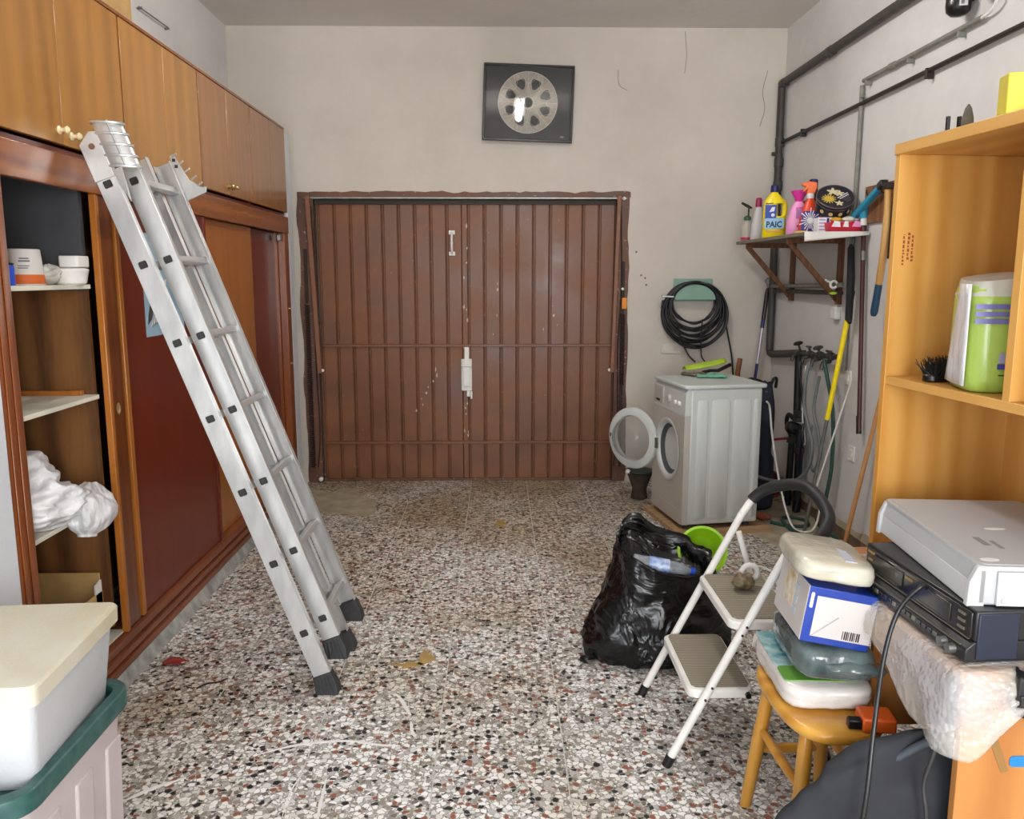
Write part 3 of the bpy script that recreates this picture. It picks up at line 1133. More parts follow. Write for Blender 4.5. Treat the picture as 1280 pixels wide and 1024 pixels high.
M_FILM = mat('white_film', (226, 226, 228), .3, spec=.6, bump=.75, bscale=5, bdist=.045, var=.05, stretch=(2.0, 2.0, .9))
M_CLEARBAG = mat('milky_film', (222, 220, 212), .25, alpha=.75, bump=.4, bscale=40, var=.1)
t = thing('crumpled_bag', 'small crumpled clear plastic bag between the two tubs', 'plastic bag', (-1.56, 2.925, S1))
crumple('film', M_CLEARBAG, t, .05, .035, .07, 3.2, amp=.5, k=9)
t = thing('blue_can', 'small blue can at the near end of the top wardrobe shelf', 'can', (-1.535, 2.635, S1))
MB().lathe([(.022, 0), (.024, .002), (.024, .058), (.021, .064), (.018, .064)], 18).build('can', M_BLUE, t)
MB().lathe([(.0235, .064), (.0235, .07), (.010, .072)], 18).build('lid', M_BLACK, t)
t = thing('red_bottle', 'red plastic bottle standing behind the blue can', 'bottle', (-1.62, 2.725, S1))
MB().lathe([(.03, 0), (.034, .004), (.034, .12), (.030, .16), (.018, .20), (.014, .21), (.014, .235), (.010, .237)], 20).build('bottle', M_RED, t)
MB().lathe([(.016, .232), (.016, .256), (.012, .258)], 16).build('cap', M_RED, t)
# timber strip on shelf two
t = thing('wood_strip', 'pale wooden strip lying at the back of the middle shelf', 'strip', (-1.66, 3.035, S2))
MB().box(-.19, .13, -.012, .012, 0, .018).build('strip', M_EDGE, t, bevel=.002)
# white bag on shelf three
t = thing('white_bag', 'bulging white plastic bag spilling off the third wardrobe shelf', 'bag', (-1.60, 2.71, S3))


def bagprof(v):
    return (.72 + .45 * math.sin(math.pi * min(1, v * 1.15) ** .8)) * (1 - max(0, v - .62) ** 1.5 * 2.2)


crumple('bag', M_FILM, t, .16, .155, .25, 8.8, n=80, rows=44, amp=.24, k=3.2, prof=bagprof, an=(.45, .45, 1.5))
crumple('bag_fold', M_FILM, t, .07, .11, .19, 2.8, n=56, rows=34, amp=.26, k=3.4, M=T(.155, .11, -.07) @ RX(-14), an=(1.4, .8, .4))
t = thing('paper_pack', 'brown and white paper pack lying on the third wardrobe shelf', 'pack', (-1.56, 3.015, S3))
MB().box(-.10, .05, -.03, .03, 0, .026).build('pack', mat('brown_white_pack', (170, 120, 92), .7, var=.6, scale=24, c2=(220, 212, 200)), t, bevel=.003)
# open carton at the bottom
t = thing('open_carton', 'open cardboard carton in the bottom of the wardrobe bay', 'box', (-1.66, 2.80, S0))
c = MB()
c.box(-.16, .16, -.20, .20, 0, .006).box(-.16, -.154, -.20, .20, .006, .26).box(.154, .16, -.20, .20, .006, .20)
c.box(-.154, .154, .194, .20, .006, .27).box(-.154, .154, -.20, -.194, .006, .2)
c.build('carton', M_CARD, t, smooth=0)
MB().hexa([(.154, .15, .15), (.16, .15, .15), (.16, .196, .15), (.154, .196, .15), (.154, .15, .235), (.16, .15, .235), (.16, .196, .245), (.154, .196, .245)], ).build('flap', M_PAPERW, t, smooth=0)
t = thing('foam_sheet', 'white foam sheets lying in the open carton', 'foam', (-1.66, 2.77, S0 + .0065))
for k in range(3):
    MB().prism(rrect(-.135 + k * .004, .135, -.15, .14 - k * .01, .04), k * .062, k * .062 + .058).build('sheet', mat('foam_white', (224, 222, 214), .7, var=.08), t, bevel=.008)

# ================================================================== LADDER
M_ALU = mat('brushed_aluminium', (214, 214, 212), .34, .55, var=.16, scale=5, stretch=(3, 3, 1), c2=(190, 190, 190))
M_RUB = mat('black_rubber', (52, 52, 54), .6, var=.3, scale=60)
M_CAPB = mat('black_plug', (44, 42, 40), .5, var=.3, scale=50)
lad = thing('ladder', 'two-section aluminium ladder leaning against the wardrobe cabinets', 'ladder', (-.64, 2.91, 0))
LD = Vector((-.0998, 0, .2705)).normalized()
LP = Vector((LD.z, 0, -LD.x))          # across the stile, away from the wardrobe
O = Vector((-.64, 2.91, 0))


def lp(p):
    return Vector(p) - O


def section(name, r0, ynear, yfar, zb, zt, foot_z, n_r):
    base = lp(r0)
    me = Vector((base.x, 0, base.z))
    sec = None
    def on(z, y):
        k = (z - r0[2]) / LD.z
        p = Vector(r0) + LD * k
        return Vector((p.x, y, p.z)) - O
    M = None
    for yy in (ynear, yfar):
        s = 1 if yy == ynear else -1
        a, b = on(zb, yy), on(zt, yy)
        st = MB()
        u = Vector((0, 1, 0))
        # C-shaped stile: web facing outwards and two flanges
        st.bar(a + u * s * .002, b + u * s * .002, .068, .004, (0, 1, 0))
        st.bar(a + LP * .032 + u * s * .0165, b + LP * .032 + u * s * .0165, .004, .025, (0, 1, 0))
        st.bar(a - LP * .032 + u * s * .0165, b - LP * .032 + u * s * .0165, .004, .025, (0, 1, 0))
        so = st.build('stile', M_ALU, lad, bevel=.0015)
        # foot
        f0 = on(zb, yy) + u * s * .012
        f = MB()
        ft = [f0 + LD * .03 + LP * i * .037 + u * j * .021 for (i, j) in ((-1, -1), (1, -1), (1, 1), (-1, 1))]
        mid = on(foot_z + .02, yy) + u * s * .012
        fm = [mid + LP * i * .042 + u * j * .026 for (i, j) in ((-1, -1), (1, -1), (1, 1), (-1, 1))]
        bt = []
        for (i, j) in ((-1, -1), (1, -1), (1, 1), (-1, 1)):
            q = on(foot_z, yy) + u * s * .012 + Vector((i * .045 - .008, j * .034, 0))
            q.z = foot_z
            bt.append(q)
        f.rings([bt, fm, ft])
        fo = f.build('foot', M_RUB, lad, bevel=.004)
        rb = MB()
        for q in (-.8, -.4, 0, .4, .8):
            p1 = f0 + LD * .02 + LP * q * .034 - u * s * .022
            p0 = on(foot_z + .004, yy) + Vector((q * .042 - .008, 0, 0)) - u * s * .022
            p0.z = foot_z + .006
            rb.tube([p0, p1], .0045, 6)
        rb.build('foot_ribs', M_RUB, fo)
    for k in range(n_r):
        p = Vector(r0) + LD * (.2883 * k)
        r = MB().prism(rrect(-.015, .015, -.013, .013, .005, 3), 0, yfar - ynear)
        ro = r.build('rung', M_ALU, lad, M=Matrix.Translation(Vector((p.x, ynear, p.z)) - O) @ Matrix(((LD.z, LD.x, 0, 0), (0, 0, 1, 0), (-LD.x, LD.z, 0, 0), (0, 0, 0, 1))) if False else
                     Matrix.Translation(Vector((p.x, ynear, p.z)) - O) @ RY(-20.25) @ RX(-90))
        cp = MB().prism(rrect(-.0125, .0125, -.0125, .0125, .003, 2), -.002, .003)
        cp.build('rung_plug', M_CAPB, ro)
    return on


onA = section('back_section', (-.725, 2.91, .2375), 2.91, 3.30, .045, 1.99, .0, 7)
onB = section('front_section', (-.674, 3.0, .258), 3.0, 3.375, .15, 1.985, .10, 7)


def bracket(on, yy, s, zt):
    """guide bracket at the head of a stile: slanted side plate and a ribbed rounded shell beside it"""
    u = Vector((0, 1, 0))
    top = on(zt, yy)
    def loc(p, d, w):            # along the stile, across it, towards the viewer
        return top + LD * p + LP * d - u * s * w
    b = MB()
    pl = [(-.10, -.036), (-.10, .036), (.02, .036), (.055, .036), (.062, .012), (.03, -.036)]
    n = len(pl)
    v = [loc(p, d, .006) for (p, d) in pl] + [loc(p, d, 0) for (p, d) in pl]
    b.add(v, [tuple(range(n))[::-1], tuple(range(n, 2 * n))] + [(i, (i + 1) % n, n + (i + 1) % n, n + i) for i in range(n)])
    o = b.build('guide_bracket', M_ALU, lad, bevel=.002)
    arc = [math.radians(200 - 220 * k / 14) for k in range(15)]
    def shell_pt(p, a, r):
        return loc(p, .076 + r * math.cos(a), -.012 + r * .62 * math.sin(a))
    sh_ = MB()
    rows = 8
    V = []
    for j_ in range(rows + 1):
        p = -.085 + .155 * j_ / rows
        for a in arc:
            V.append(shell_pt(p + .02 * math.cos(a) * -1, a, .046))
    m_ = len(arc)
    sh_.add(V, [(j_ * m_ + k, j_ * m_ + k + 1, (j_ + 1) * m_ + k + 1, (j_ + 1) * m_ + k) for j_ in range(rows) for k in range(m_ - 1)])
    sh_.build('bracket_shell', M_ALU, o, solid=.004, smooth=60)
    r = MB()
    for k in range(5):
        p = -.083 + .038 * k
        r.tube([shell_pt(p - .02 * math.cos(a), a, .050) for a in arc], .0048, 6)
    r.tube([shell_pt(-.085 + .155 * k / 4, math.radians(75), .049) for k in range(5)], .0042, 6)
    r.build('bracket_ribs', M_ALU, o)
    tri = MB()
    q = [loc(-.085, .040, .016), loc(-.085, .078, .022), loc(-.20, .055, .008)]
    tri.add([p - u * s * .004 for p in q] + [p + u * s * .004 for p in q], [(2, 1, 0), (3, 4, 5), (0, 1, 4, 3), (1, 2, 5, 4), (2, 0, 3, 5)])
    tri.build('bracket_tongue', M_ALU, o, bevel=.001)
    MB().lathe([(.010, 0), (.010, .004)], 10, Matrix.Translation(loc(.012, .004, .007)) @ RX(90)).build('bracket_bolt', mat('rust_brown', (120, 84, 66), .7), o)


bracket(onA, 2.91, 1, 1.97)
# hook plate at the head of the far stile
h = MB()
top = onB(1.985, 3.375)
u = Vector((0, 1, 0))
q = [top + LP * .034 + LD * .02, top + LP * .052 + LD * .024, top + LP * .060 - LD * .03, top + LP * .072 - LD * .09, top + LP * .105 - LD * .13, top + LP * .125 - LD * .135, top + LP * .115 - LD * .155, top + LP * .034 - LD * .16]
n = len(q)
h.add([p - u * .006 for p in q] + [p for p in q], [tuple(range(n))[::-1], tuple(range(n, 2 * n))] + [(i, (i + 1) % n, n + (i + 1) % n, n + i) for i in range(n)])
ho_ = h.build('hook_plate', M_ALU, lad, bevel=.0015)
r = MB()
for k, d in enumerate((0.015, -.02, -.055, -.09, -.12)):
    r.tube([top + LP * (.045 + .012 * k) + LD * d - u * .006, top + LP * (.066 + .013 * k) + LD * (d + .004) - u * .012], .004, 6)
r.build('hook_teeth', M_ALU, ho_)
cpb = MB()
for d in (.0, -.025):
    cpb.box(-.006, .006, -.001, .001, -.006, .006, Matrix.Translation(top + LP * .045 + LD * d - u * .0075))
cpb.build('hook_slot', M_CAPB, ho_, smooth=0)

# ================================================================== BOXES AT LOWER LEFT
M_TEAL = mat('dark_green_plastic', (32, 78, 74), .4, var=.35, scale=26, c2=(60, 96, 92))
M_PINKW = mat('pinkish_plastic', (204, 192, 194), .45, var=.06, scale=6)
bin_ = thing('storage_bin', 'pinkish plastic storage bin with dark green lid at lower left', 'storage bin', (-1.20, 1.82, 0))
R = [[(p[0], p[1], z) for p in rrect(-.20 * s - .015, .20 * s + .012, -.25 * s - .012, .23 * s, .05)] for (z, s) in ((0, .86), (.02, .88), (.38, .97), (.445, 1.0), (.452, 1.0))]
MB().rings(R).build('tub', M_PINKW, bin_, bevel=0)
rb = MB()
for k in range(3):
    yy = -.19 + k * .15
    rb.hexa([(.184, yy, .02), (.197, yy + .008, .02), (.197, yy + .082, .02), (.184, yy + .09, .02), (.196, yy, .37), (.211, yy + .008, .37), (.211, yy + .082, .37), (.196, yy + .09, .37)])
for k in range(4):
    xx = -.16 + k * .09
    rb.hexa([(xx, -.226, .02), (xx + .028, -.226, .02), (xx + .022, -.245, .02), (xx + .006, -.245, .02), (xx, -.240, .40), (xx + .028, -.240, .40), (xx + .022, -.262, .40), (xx + .006, -.262, .40)][:8])
rbo = rb.build('tub_ribs', M_PINKW, bin_, bevel=.004)
rbo['kind'] = 'stuff'
outer = rrect(-.235, .232, -.285, .255, .075, 7)
mid = rrect(-.232, .229, -.282, .252, .072, 7)
inn = rrect(-.205, .202, -.255, .225, .055, 7)
rim = MB().rings([[(p[0], p[1], .445) for p in outer], [(p[0], p[1], .488) for p in outer], [(p[0], p[1], .494) for p in mid], [(p[0], p[1], .494) for p in inn], [(p[0], p[1], .462) for p in inn]], cap0=True, cap1=True)
rim.build('lid', M_TEAL, bin_, bevel=.004)
M_STYRO = mat('aged_styrofoam', (216, 213, 198), .7, var=.3, scale=4, bump=.15, bscale=120, c2=(208, 198, 170))
M_STYRO2 = mat('clean_styrofoam', (208, 210, 214), .7, var=.1, scale=6, bump=.15, bscale=120)
sb = thing('foam_box', 'yellowed white polystyrene box with lid on the green-lidded bin', 'box', (-1.215, 1.825, .463), 4)
R = [[(p[0], p[1], z) for p in rrect(-.235 * s, .235 * s, -.235 * s, .215 * s, .025, 4)] for (z, s) in ((0, .87), (.004, .88), (.215, .975))]
MB().rings(R).build('box', M_STYRO2, sb)
R = [[(p[0], p[1], z) for p in rrect(-.24 * s, .24 * s, -.24 * s, .22 * s, .02, 4)] for (z, s) in ((.205, 1.0), (.243, 1.005), (.250, .985), (.2515, .95))]
MB().rings(R).build('lid', M_STYRO, sb)

# small litter on the floor
M_LEAF = mat('dry_red_leaf', (156, 52, 46), .7, var=.3, scale=40)
t = thing('dry_leaf', 'dry red leaf on the terrazzo near the wardrobe plinth', 'leaf', (-1.31, 3.16, 0), 20)
lf = MB()
lf.grid(lambda u, v: ((u - .5) * .10, (v - .5) * .07 * math.sin(math.pi * (.08 + u * .9)) ** .8, .001 + .016 * abs(v - .5) + .006 * math.sin(u * 5)), 10, 6)
lf.build('blade', M_LEAF, t, solid=.001)
MB().tube([(-.05, 0, .003), (-.085, -.012, .002)], .0015, 5).build('stem', M_DARK, t)
t = thing('white_crumb', 'tiny white plaster crumb on the floor beside the plinth', 'crumb', (-1.30, 3.385, 0))
crumple('crumb', M_PAPERW, t, .012, .010, .012, 2.2, n=10, rows=6, amp=.4, k=30)
t = thing('dry_twig', 'small dark twig lying on the floor near the red leaf', 'twig', (-1.10, 2.98, 0), 35)
MB().tube(cr([(-.06, 0, .004), (-.02, .012, .005), (.02, .0, .005), (.06, .01, .004)], 5), .0035, 6).build('twig', M_DARK, t)

# ================================================================== WASHING MACHINE CORNER
M_WM = mat('white_appliance', (204, 209, 206), .38, var=.04, scale=4)
M_WMF = mat('greyed_front_panel', (188, 184, 176), .42, var=.06, scale=4)
M_DRUM = mat('drum_steel', (120, 122, 126), .3, .85)
M_GASKET = mat('grey_gasket', (74, 76, 80), .6)
M_BOARD = wood('raw_board', (150, 118, 82), (186, 152, 112), .75, 'x', 3.0, 0, .4, .3)
M_CLEAR = thin_glass('clear_plastic', .05, (238, 240, 238), 1.3)
WMR = 9.6
pal = thing('base_board', 'raw wooden board under the washing machine', 'board', (1.11, 4.80, 0), WMR)
for k in range(3):
    MB().box(-.04, .57, -.045 + k * .205, .155 + k * .205, .0 + .0, .028).build('plank', M_BOARD, pal, bevel=.002)
wm = thing('washing_machine', 'white front-loading washing machine with its round door open', 'washing machine', (1.11, 4.80, .0285), WMR)
W, D, Hh = .53, .49, .885
ft = MB
for (a, b) in ((.05, .05), (.44, .05), (.05, .48), (.44, .48)):
    MB().lathe([(.022, 0), (.022, .015), (.012, .018), (.012, .03)], 12, T(a, b, 0)).build('foot', M_GASKET, wm)
# cabinet (side, back) with pressed panels on the side facing the camera
cab = MB().box(.035, D, .0, W, .03, .862)
cab.build('cabinet', M_WM, wm, bevel=.012, seg=3)


def pressed(x0, x1, z0, z1):
    r = MB()
    o = rrect(x0, x1, z0, z1, .02, 4)
    i = rrect(x0 + .008, x1 - .008, z0 + .008, z1 - .008, .014, 4)
    r.rings([[(p[0], .001, p[1]) for p in o], [(p[0], -.004, p[1]) for p in i]])
    return r.build('pressed_panel', M_WM, wm, smooth=50)


pressed(.075, .15, .06, .80)
pressed(.165, .29, .06, .80)
pressed(.305, .425, .06, .80)
pressed(.435, .478, .06, .80)
# front panel with the round opening
CY, CZ, RO = .265, .455, .165
n = 48
def sqring(x, hw0, hw1, z0, z1):
    out = []
    for k in range(n):
        a = 2 * math.pi * k / n
        c, s = math.cos(a), math.sin(a)
        m_ = max(abs(c), abs(s))
        cy = CY + (c / m_) * (W / 2 - .004)
        zz = CZ + (s / m_) * ((z1 - CZ) if s > 0 else (CZ - z0))
        out.append((x, cy, zz))
    return out
def circ(x, r):
    return [(x, CY + r * math.cos(2 * math.pi * k / n), CZ + r * math.sin(2 * math.pi * k / n)) for k in range(n)]
fp = MB().rings([sqring(.04, 0, 0, .03, .70), sqring(.004, 0, 0, .032, .70), sqring(.0, 0, 0, .036, .697), circ(.0, RO + .03), circ(.012, RO + .022), circ(.012, RO), circ(.03, RO - .01)], cap0=False, cap1=False)
fp.build('front_panel', M_WMF, wm, smooth=30)
MB().rings([circ(-.004, RO + .034), circ(-.008, RO + .026), circ(.004, RO - .002), circ(.014, RO - .004)], cap0=False, cap1=False).build('porthole_ring', M_WM, wm, smooth=60)
MB().rings([circ(.014, RO - .004), circ(.03, RO - .016), circ(.034, RO - .03), circ(.046, RO - .03), circ(.05, RO - .016), circ(.07, RO - .02)], cap0=False, cap1=False).build('door_gasket', M_GASKET, wm, smooth=60)
MB().rings([circ(.07, RO - .02), circ(.30, RO + .02), circ(.32, .02)], cap0=False, cap1=True).build('drum', M_DRUM, wm, smooth=40)
# control panel
cpan = MB().prism([(0, .70), (.04, .70), (.04, .862), (.022, .862), (.004, .84)], .003, W - .003, 'y')
cpo = cpan.build('control_panel', M_WM, wm, bevel=.004)
MB().box(-.004, .004, .36, .515, .725, .835).build('detergent_drawer', M_WMF, wm, bevel=.004)
MB().box(-.006, .0, .41, .475, .735, .752).build('drawer_grip', M_BLACK, wm, bevel=.003)
for yy in (.095, .155):
    MB().lathe([(.016, 0), (.015, .012), (.004, .014)], 16, T(.002, yy, .765) @ RY(-90)).build('button', mat('lit_button', (240, 236, 232), .25), wm)
MB().lathe([(.026, 0), (.024, .018), (.006, .02)], 20, T(.003, .26, .775) @ RY(-90)).build('dial', M_WMF, wm)
MB().box(-.002, .002, .02, .51, .03, .115).build('kick_panel', M_WMF, wm, bevel=.002)
MB().prism(rrect(-.006, D + .035, -.006, W + .006, .03), .862, .885).build('top_lid', M_WM, wm, bevel=.007, seg=3)
# open door, hinged on the far side of the porthole
HY = CY + RO + .02
dm = T(-.006, HY, CZ) @ RZ(-150) @ RY(0)
def dcirc(x, r, cyo=0.0):
    return [(x, -(.205) + r * math.cos(2 * math.pi * k / n), r * math.sin(2 * math.pi * k / n)) for k in range(n)]
dr = MB().rings([dcirc(-.02, .150), dcirc(-.03, .165), dcirc(-.028, .195), dcirc(-.012, .208), dcirc(.006, .204), dcirc(.012, .19), dcirc(.012, .155), dcirc(-.005, .148), dcirc(-.02, .150)], cap0=False, cap1=False)
dro = dr.build('door', M_WM, wm, smooth=50, M=dm)
MB().rings([dcirc(.006, .15), dcirc(.03, .142), dcirc(.065, .125), dcirc(.09, .10), dcirc(.10, .06), dcirc(.102, .01)], cap0=False, cap1=True).build('door_glass', mat('grey_door_glass', (150, 150, 144), .08, alpha=.42, spec=.8), dro, smooth=60)
MB().box(-.012, .008, -.018, .02, -.035, .035).build('hinge', M_STEEL, dro, bevel=.003)
MB().box(.010, .014, -.395, -.385, -.012, .012).build('latch', M_BLACK, dro, smooth=0)

WT = .0285 + .885
# things on the machine
M_LIME = mat('lime_plastic', (176, 208, 52), .4, var=.1, scale=12)
M_MINT = mat('mint_cloth', (120, 190, 160), .8, var=.25, scale=40)
t = thing('gardening_gloves', 'pair of mint and grey gardening gloves lying on the washing machine', 'gloves', (1.30, 5.22, WT), -25)


def glove(parent, m, M, seed):
    mb = MB()
    # palm and cuff as a flattened loft, five fingers as tapering tubes
    sec = [(-.075, .034), (-.06, .037), (-.03, .036), (0, .042), (.03, .044), (.045, .038)]
    R = []
    for (x, w) in sec:
        R.append([(x, w * math.cos(a) * 1.0, .011 + .010 * math.sin(a) * (1 + .25 * math.sin(x * 90 + seed))) for a in [2 * math.pi * k / 14 for k in range(14)]])
    mb.rings(R)
    for i, (yo, L) in enumerate(((-.032, .055), (-.011, .068), (.011, .064), (.032, .046))):
        mb.tube(cr([(.035, yo, .011), (.055 + L * .4, yo * 1.15, .015 + .004 * math.sin(seed + i)), (.045 + L, yo * 1.25, .010)], 4), [.0105, .0105, .0105, .0105, .0105, .010, .0095, .009, .006], 8)
    mb.tube(cr([(-.005, .036, .011), (.025, .056, .014), (.05, .062, .012)], 4), [.012] * 7 + [.010, .007], 8)
    return mb.build('glove', m, parent, M=M, smooth=60)


glove(t, M_MINT, T(.05, .0, 0) @ RZ(15), 1.2)
glove(t, mat('grey_brown_cloth', (120, 108, 92), .85, var=.4, scale=50), T(-.06, .05, 0) @ RZ(-25), 2.6)
t = thing('hand_scoop', 'lime green plastic scoop with a black handle on the washing machine', 'scoop', (1.37, 5.42, WT), 4)
sc = MB()
def scoop(u, v):
    a = (u - .5) * 2
    w = .5 * math.sin(math.pi * (.06 + .9 * v)) ** .6
    return ((v - .5) * .27, a * .10 * (w + .25), .028 + .012 * v * 4.2 + .022 * (1 - a * a) * 1.0)
sc.grid(scoop, 10, 14)
sc.build('scoop', M_LIME, t, solid=.006, smooth=60)
MB().tube([(.02, -.03, .024), (.075, -.06, .026), (.165, -.03, .062)], [.009, .012, .013], 10).build('handle', M_BLACK, t)
MB().tube([(-.02, -.02, .012), (.03, -.04, .024)], .01, 8).build('ferrule', M_BLACK, t)
t = thing('short_stick', 'short brown wooden handle leaning behind the washing machine', 'stick', (1.74, 5.92, 0))
MB().tube([(.10, .06, 0), (0.0, 0, .86), (.012, -.005, .965)], [.016, .018, .018], 10).build('stick', wood('brown_handle', (104, 62, 34), (140, 88, 52), .6, 'z', 4, 0), t)

# dark pot tucked behind the machine
t = thing('flower_pot', 'dark brown pot with a pale lid on the floor behind the machine', 'pot', (1.0, 5.66, 0))
MB().lathe([(.055, 0), (.06, .004), (.05, .07), (.085, .17), (.09, .185), (.08, .19)], 20).build('pot', mat('dirty_brown', (70, 58, 46), .8, var=.4, scale=20), t)
MB().lathe([(.095, .19), (.10, .196), (.10, .204), (.03, .214), (.0, .216)], 20).build('lid', mat('dark_green_lid', (52, 62, 54), .6), t)
MB().lathe([(.0, 0), (.018, .006), (.02, .018), (.01, .03), (0, .032)], 12, T(-.09, -.04, .186)).build('knob', M_WHITE, t)

# ------------------------------------------------------------------ hose on its green holder
M_GRN = mat('sage_green_plastic', (138, 176, 158), .5, var=.08, scale=10)
M_HOSE = mat('black_hose', (24, 24, 28), .38)
t = thing('hose_holder', 'sage green wall hose holder on the back wall', 'hose holder', (1.445, YB, 1.44))
MB().box(-.145, .145, -.012, 0, -.07, .095).build('back_plate', M_GRN, t, bevel=.004)
arch = [(.135 * math.cos(math.radians(a)), .10 * math.sin(math.radians(a)) - .055) for a in range(0, 181, 15)]
MB().prism(arch, -.085, -.012, 'y').build('saddle', M_GRN, t, bevel=.003)
MB().prism([(p[0] * 1.12, p[1] * 1.12 + .004) for p in arch], -.095, -.085, 'y').build('front_lip', M_GRN, t, bevel=.003)
t = thing('garden_hose', 'long black hose coiled over the green holder on the back wall', 'hose', (1.445, 6.09, 1.44))
pts = []
rc = random.Random(11)
nl = 17
for L in range(nl):
    fr_ = ((L * 7) % nl) / (nl - 1)
    R0 = .148 + .085 * fr_ + rc.uniform(-.008, .008)
    wid = R0 * (1.08 - .05 * fr_) + rc.uniform(-.006, .006)
    yo = -.05 + .075 * rc.random()
    topz = .058 + .012 * rc.random()
    sk = rc.uniform(-.025, .025)
    for k in range(16):
        a = 2 * math.pi * k / 16 + math.pi / 2
        c, s = math.cos(a), math.sin(a)
        p = (wid * c + sk * max(0, -s), yo - (.02 * -s * rc.random() if s < 0 else 0), .075 - R0 + R0 * s * (1 if s > 0 else 1.02) - .012 * rc.random())
        pts.append(p)
MB().tube(cr(pts, 3), .0078, 7).build('coil', M_HOSE, t, smooth=60)
MB().tube(cr([(-.12, -.02, -.25), (-.085, -.02, -.36), (-.04, -.05, -.46), (.0, -.10, -.508)], 6), .0065, 7).build('tail', M_HOSE, t, smooth=60)
MB().tube(cr([(.06, -.02, -.2), (.058, -.02, -.34), (.055, -.05, -.46), (.06, -.14, -.50)], 6), .0055, 7).build('tail', M_HOSE, t, smooth=60)
MB().tube(cr([(.22, -.02, -.15), (.25, -.015, -.29), (.30, .02, -.47), (.32, .03, -.62)], 6), .0065, 7).build('tail', M_HOSE, t, smooth=60)
MB().bar((-.25, -.05, -.03), (-.16, -.06, -.035), .014, .02, (0, 1, 0)).build('silver_tie', M_STEEL, t, bevel=.003)
MB().tube([(-.235, -.04, -.06), (-.245, -.045, -.12)], .010, 8).build('nozzle', M_BLACK, t)

M_SOCK = mat('cream_switch', (214, 208, 194), .45)
t = thing('wall_socket', 'cream double wall socket half hidden below the black hose coil', 'socket', (1.30, YB, 1.02))
MB().box(-.075, .075, -.010, 0, -.04, .04).build('plate', M_SOCK, t, bevel=.004)
for xx in (-.036, .036):
    MB().prism(rrect(xx - .022, xx + .022, -.022, .022, .005, 3), -.013, -.009, 'y').build('insert', M_SOCK, t, bevel=.002)
t = thing('wall_box', 'small cream round junction plate on the back wall beside the hose tail', 'junction box', (1.36, YB, 1.075))
MB().lathe([(.035, 0), (.034, .008), (.02, .012)], 18, RX(90)).build('plate', M_SOCK, t)

# ------------------------------------------------------------------ pipes
M_PIPE = mat('dark_grey_pipe', (70, 66, 62), .55, var=.25, scale=20)
M_CONDUIT = mat('grey_conduit', (128, 128, 118), .5, var=.2, scale=20)
M_BLKPIPE = mat('black_brown_pipe', (38, 28, 26), .5)
pipe = thing('water_pipe', 'thick grey water pipe running along the right wall and down the corner', 'pipe', (2.02, 6.1, 0))
PX, PY = 2.025, 6.105
def pl(p): return (p[0] - 2.02, p[1] - 6.1, p[2])
MB().tube([pl(p) for p in [(PX, .5, 2.90), (PX, 3.0, 2.90), (PX, PY - .03, 2.905), (PX - .004, PY, 2.88), (PX, PY, 1.3), (PX, PY, 1.02), (PX, PY - .02, .99), (PX, PY - .06, .985), (PX - .01, 5.46, 1.045)]], .026, 12).build('pipe', M_PIPE, pipe, smooth=50)
for (p, ax) in (((PX, 5.25, 2.90), 'y'), ((PX, PY, 2.50), 'z'), ((PX, PY, 2.36), 'z'), ((PX, PY, 2.2), 'z'), ((PX, PY - .03, 2.90), 'y')):
    d = (0, 1, 0) if ax == 'y' else (0, 0, 1)
    a = Vector(pl(p)) - Vector(d) * .03
    b = Vector(pl(p)) + Vector(d) * .03
    MB().tube([a, b], .032, 12).build('coupling', M_PIPE, pipe, smooth=50)
MB().tube([pl((PX - .05, PY, 2.42)), pl((PX, PY, 2.42))], .014, 8).build('drain_plug', M_PIPE, pipe)
t = thing('thin_pipe', 'thin black pipe running along the right wall below the conduit', 'pipe', (2.035, 4.0, 2.5))
MB().tube([(0, 2.1, -.002), (0, -2.2, .02)], .012, 10).build('pipe', M_BLKPIPE, t, smooth=50)
for yy in (1.67, .05, -.9):
    MB().box(-.018, .022, yy - .008, yy + .008, -.03, .02).build('pipe_clip', M_BLKPIPE, t, bevel=.003)
t = thing('conduit', 'grey electrical conduit clipped high on the right wall', 'conduit', (2.035, 4.2, 2.623))
MB().tube([(0, .57, 0), (0, -.56, .0)], .012, 10).build('pipe', M_CONDUIT, t, smooth=50)
MB().tube([(0, .20, 0), (0, .26, 0)], .016, 10).build('coupling', M_CONDUIT, t, smooth=50)
for yy in (.52, .05, -.40):
    MB().box(-.016, .024, yy - .006, yy + .006, -.034, -.008).build('conduit_clip', M_CONDUIT, t, bevel=.003)
MB().tube(cr([(0, -.56, 0), (-.005, -.64, .01), (-.01, -.68, .05), (-.012, -.67, .13)], 6), .007, 8).build('cable', M_WHITE, t, smooth=60)
t = thing('upright_conduit', 'upright grey conduit on the right wall behind the cleaning shelf', 'conduit', (2.042, 4.80, 1.0))
MB().tube([(0, .0, .0), (0, 0, 1.605)], .013, 10).build('pipe', M_CONDUIT, t, smooth=50)
MB().tube([(-.005, -.014, 1.54), (-.005, -.04, 1.54)], .007, 8).build('conduit_clip', M_CONDUIT, t)

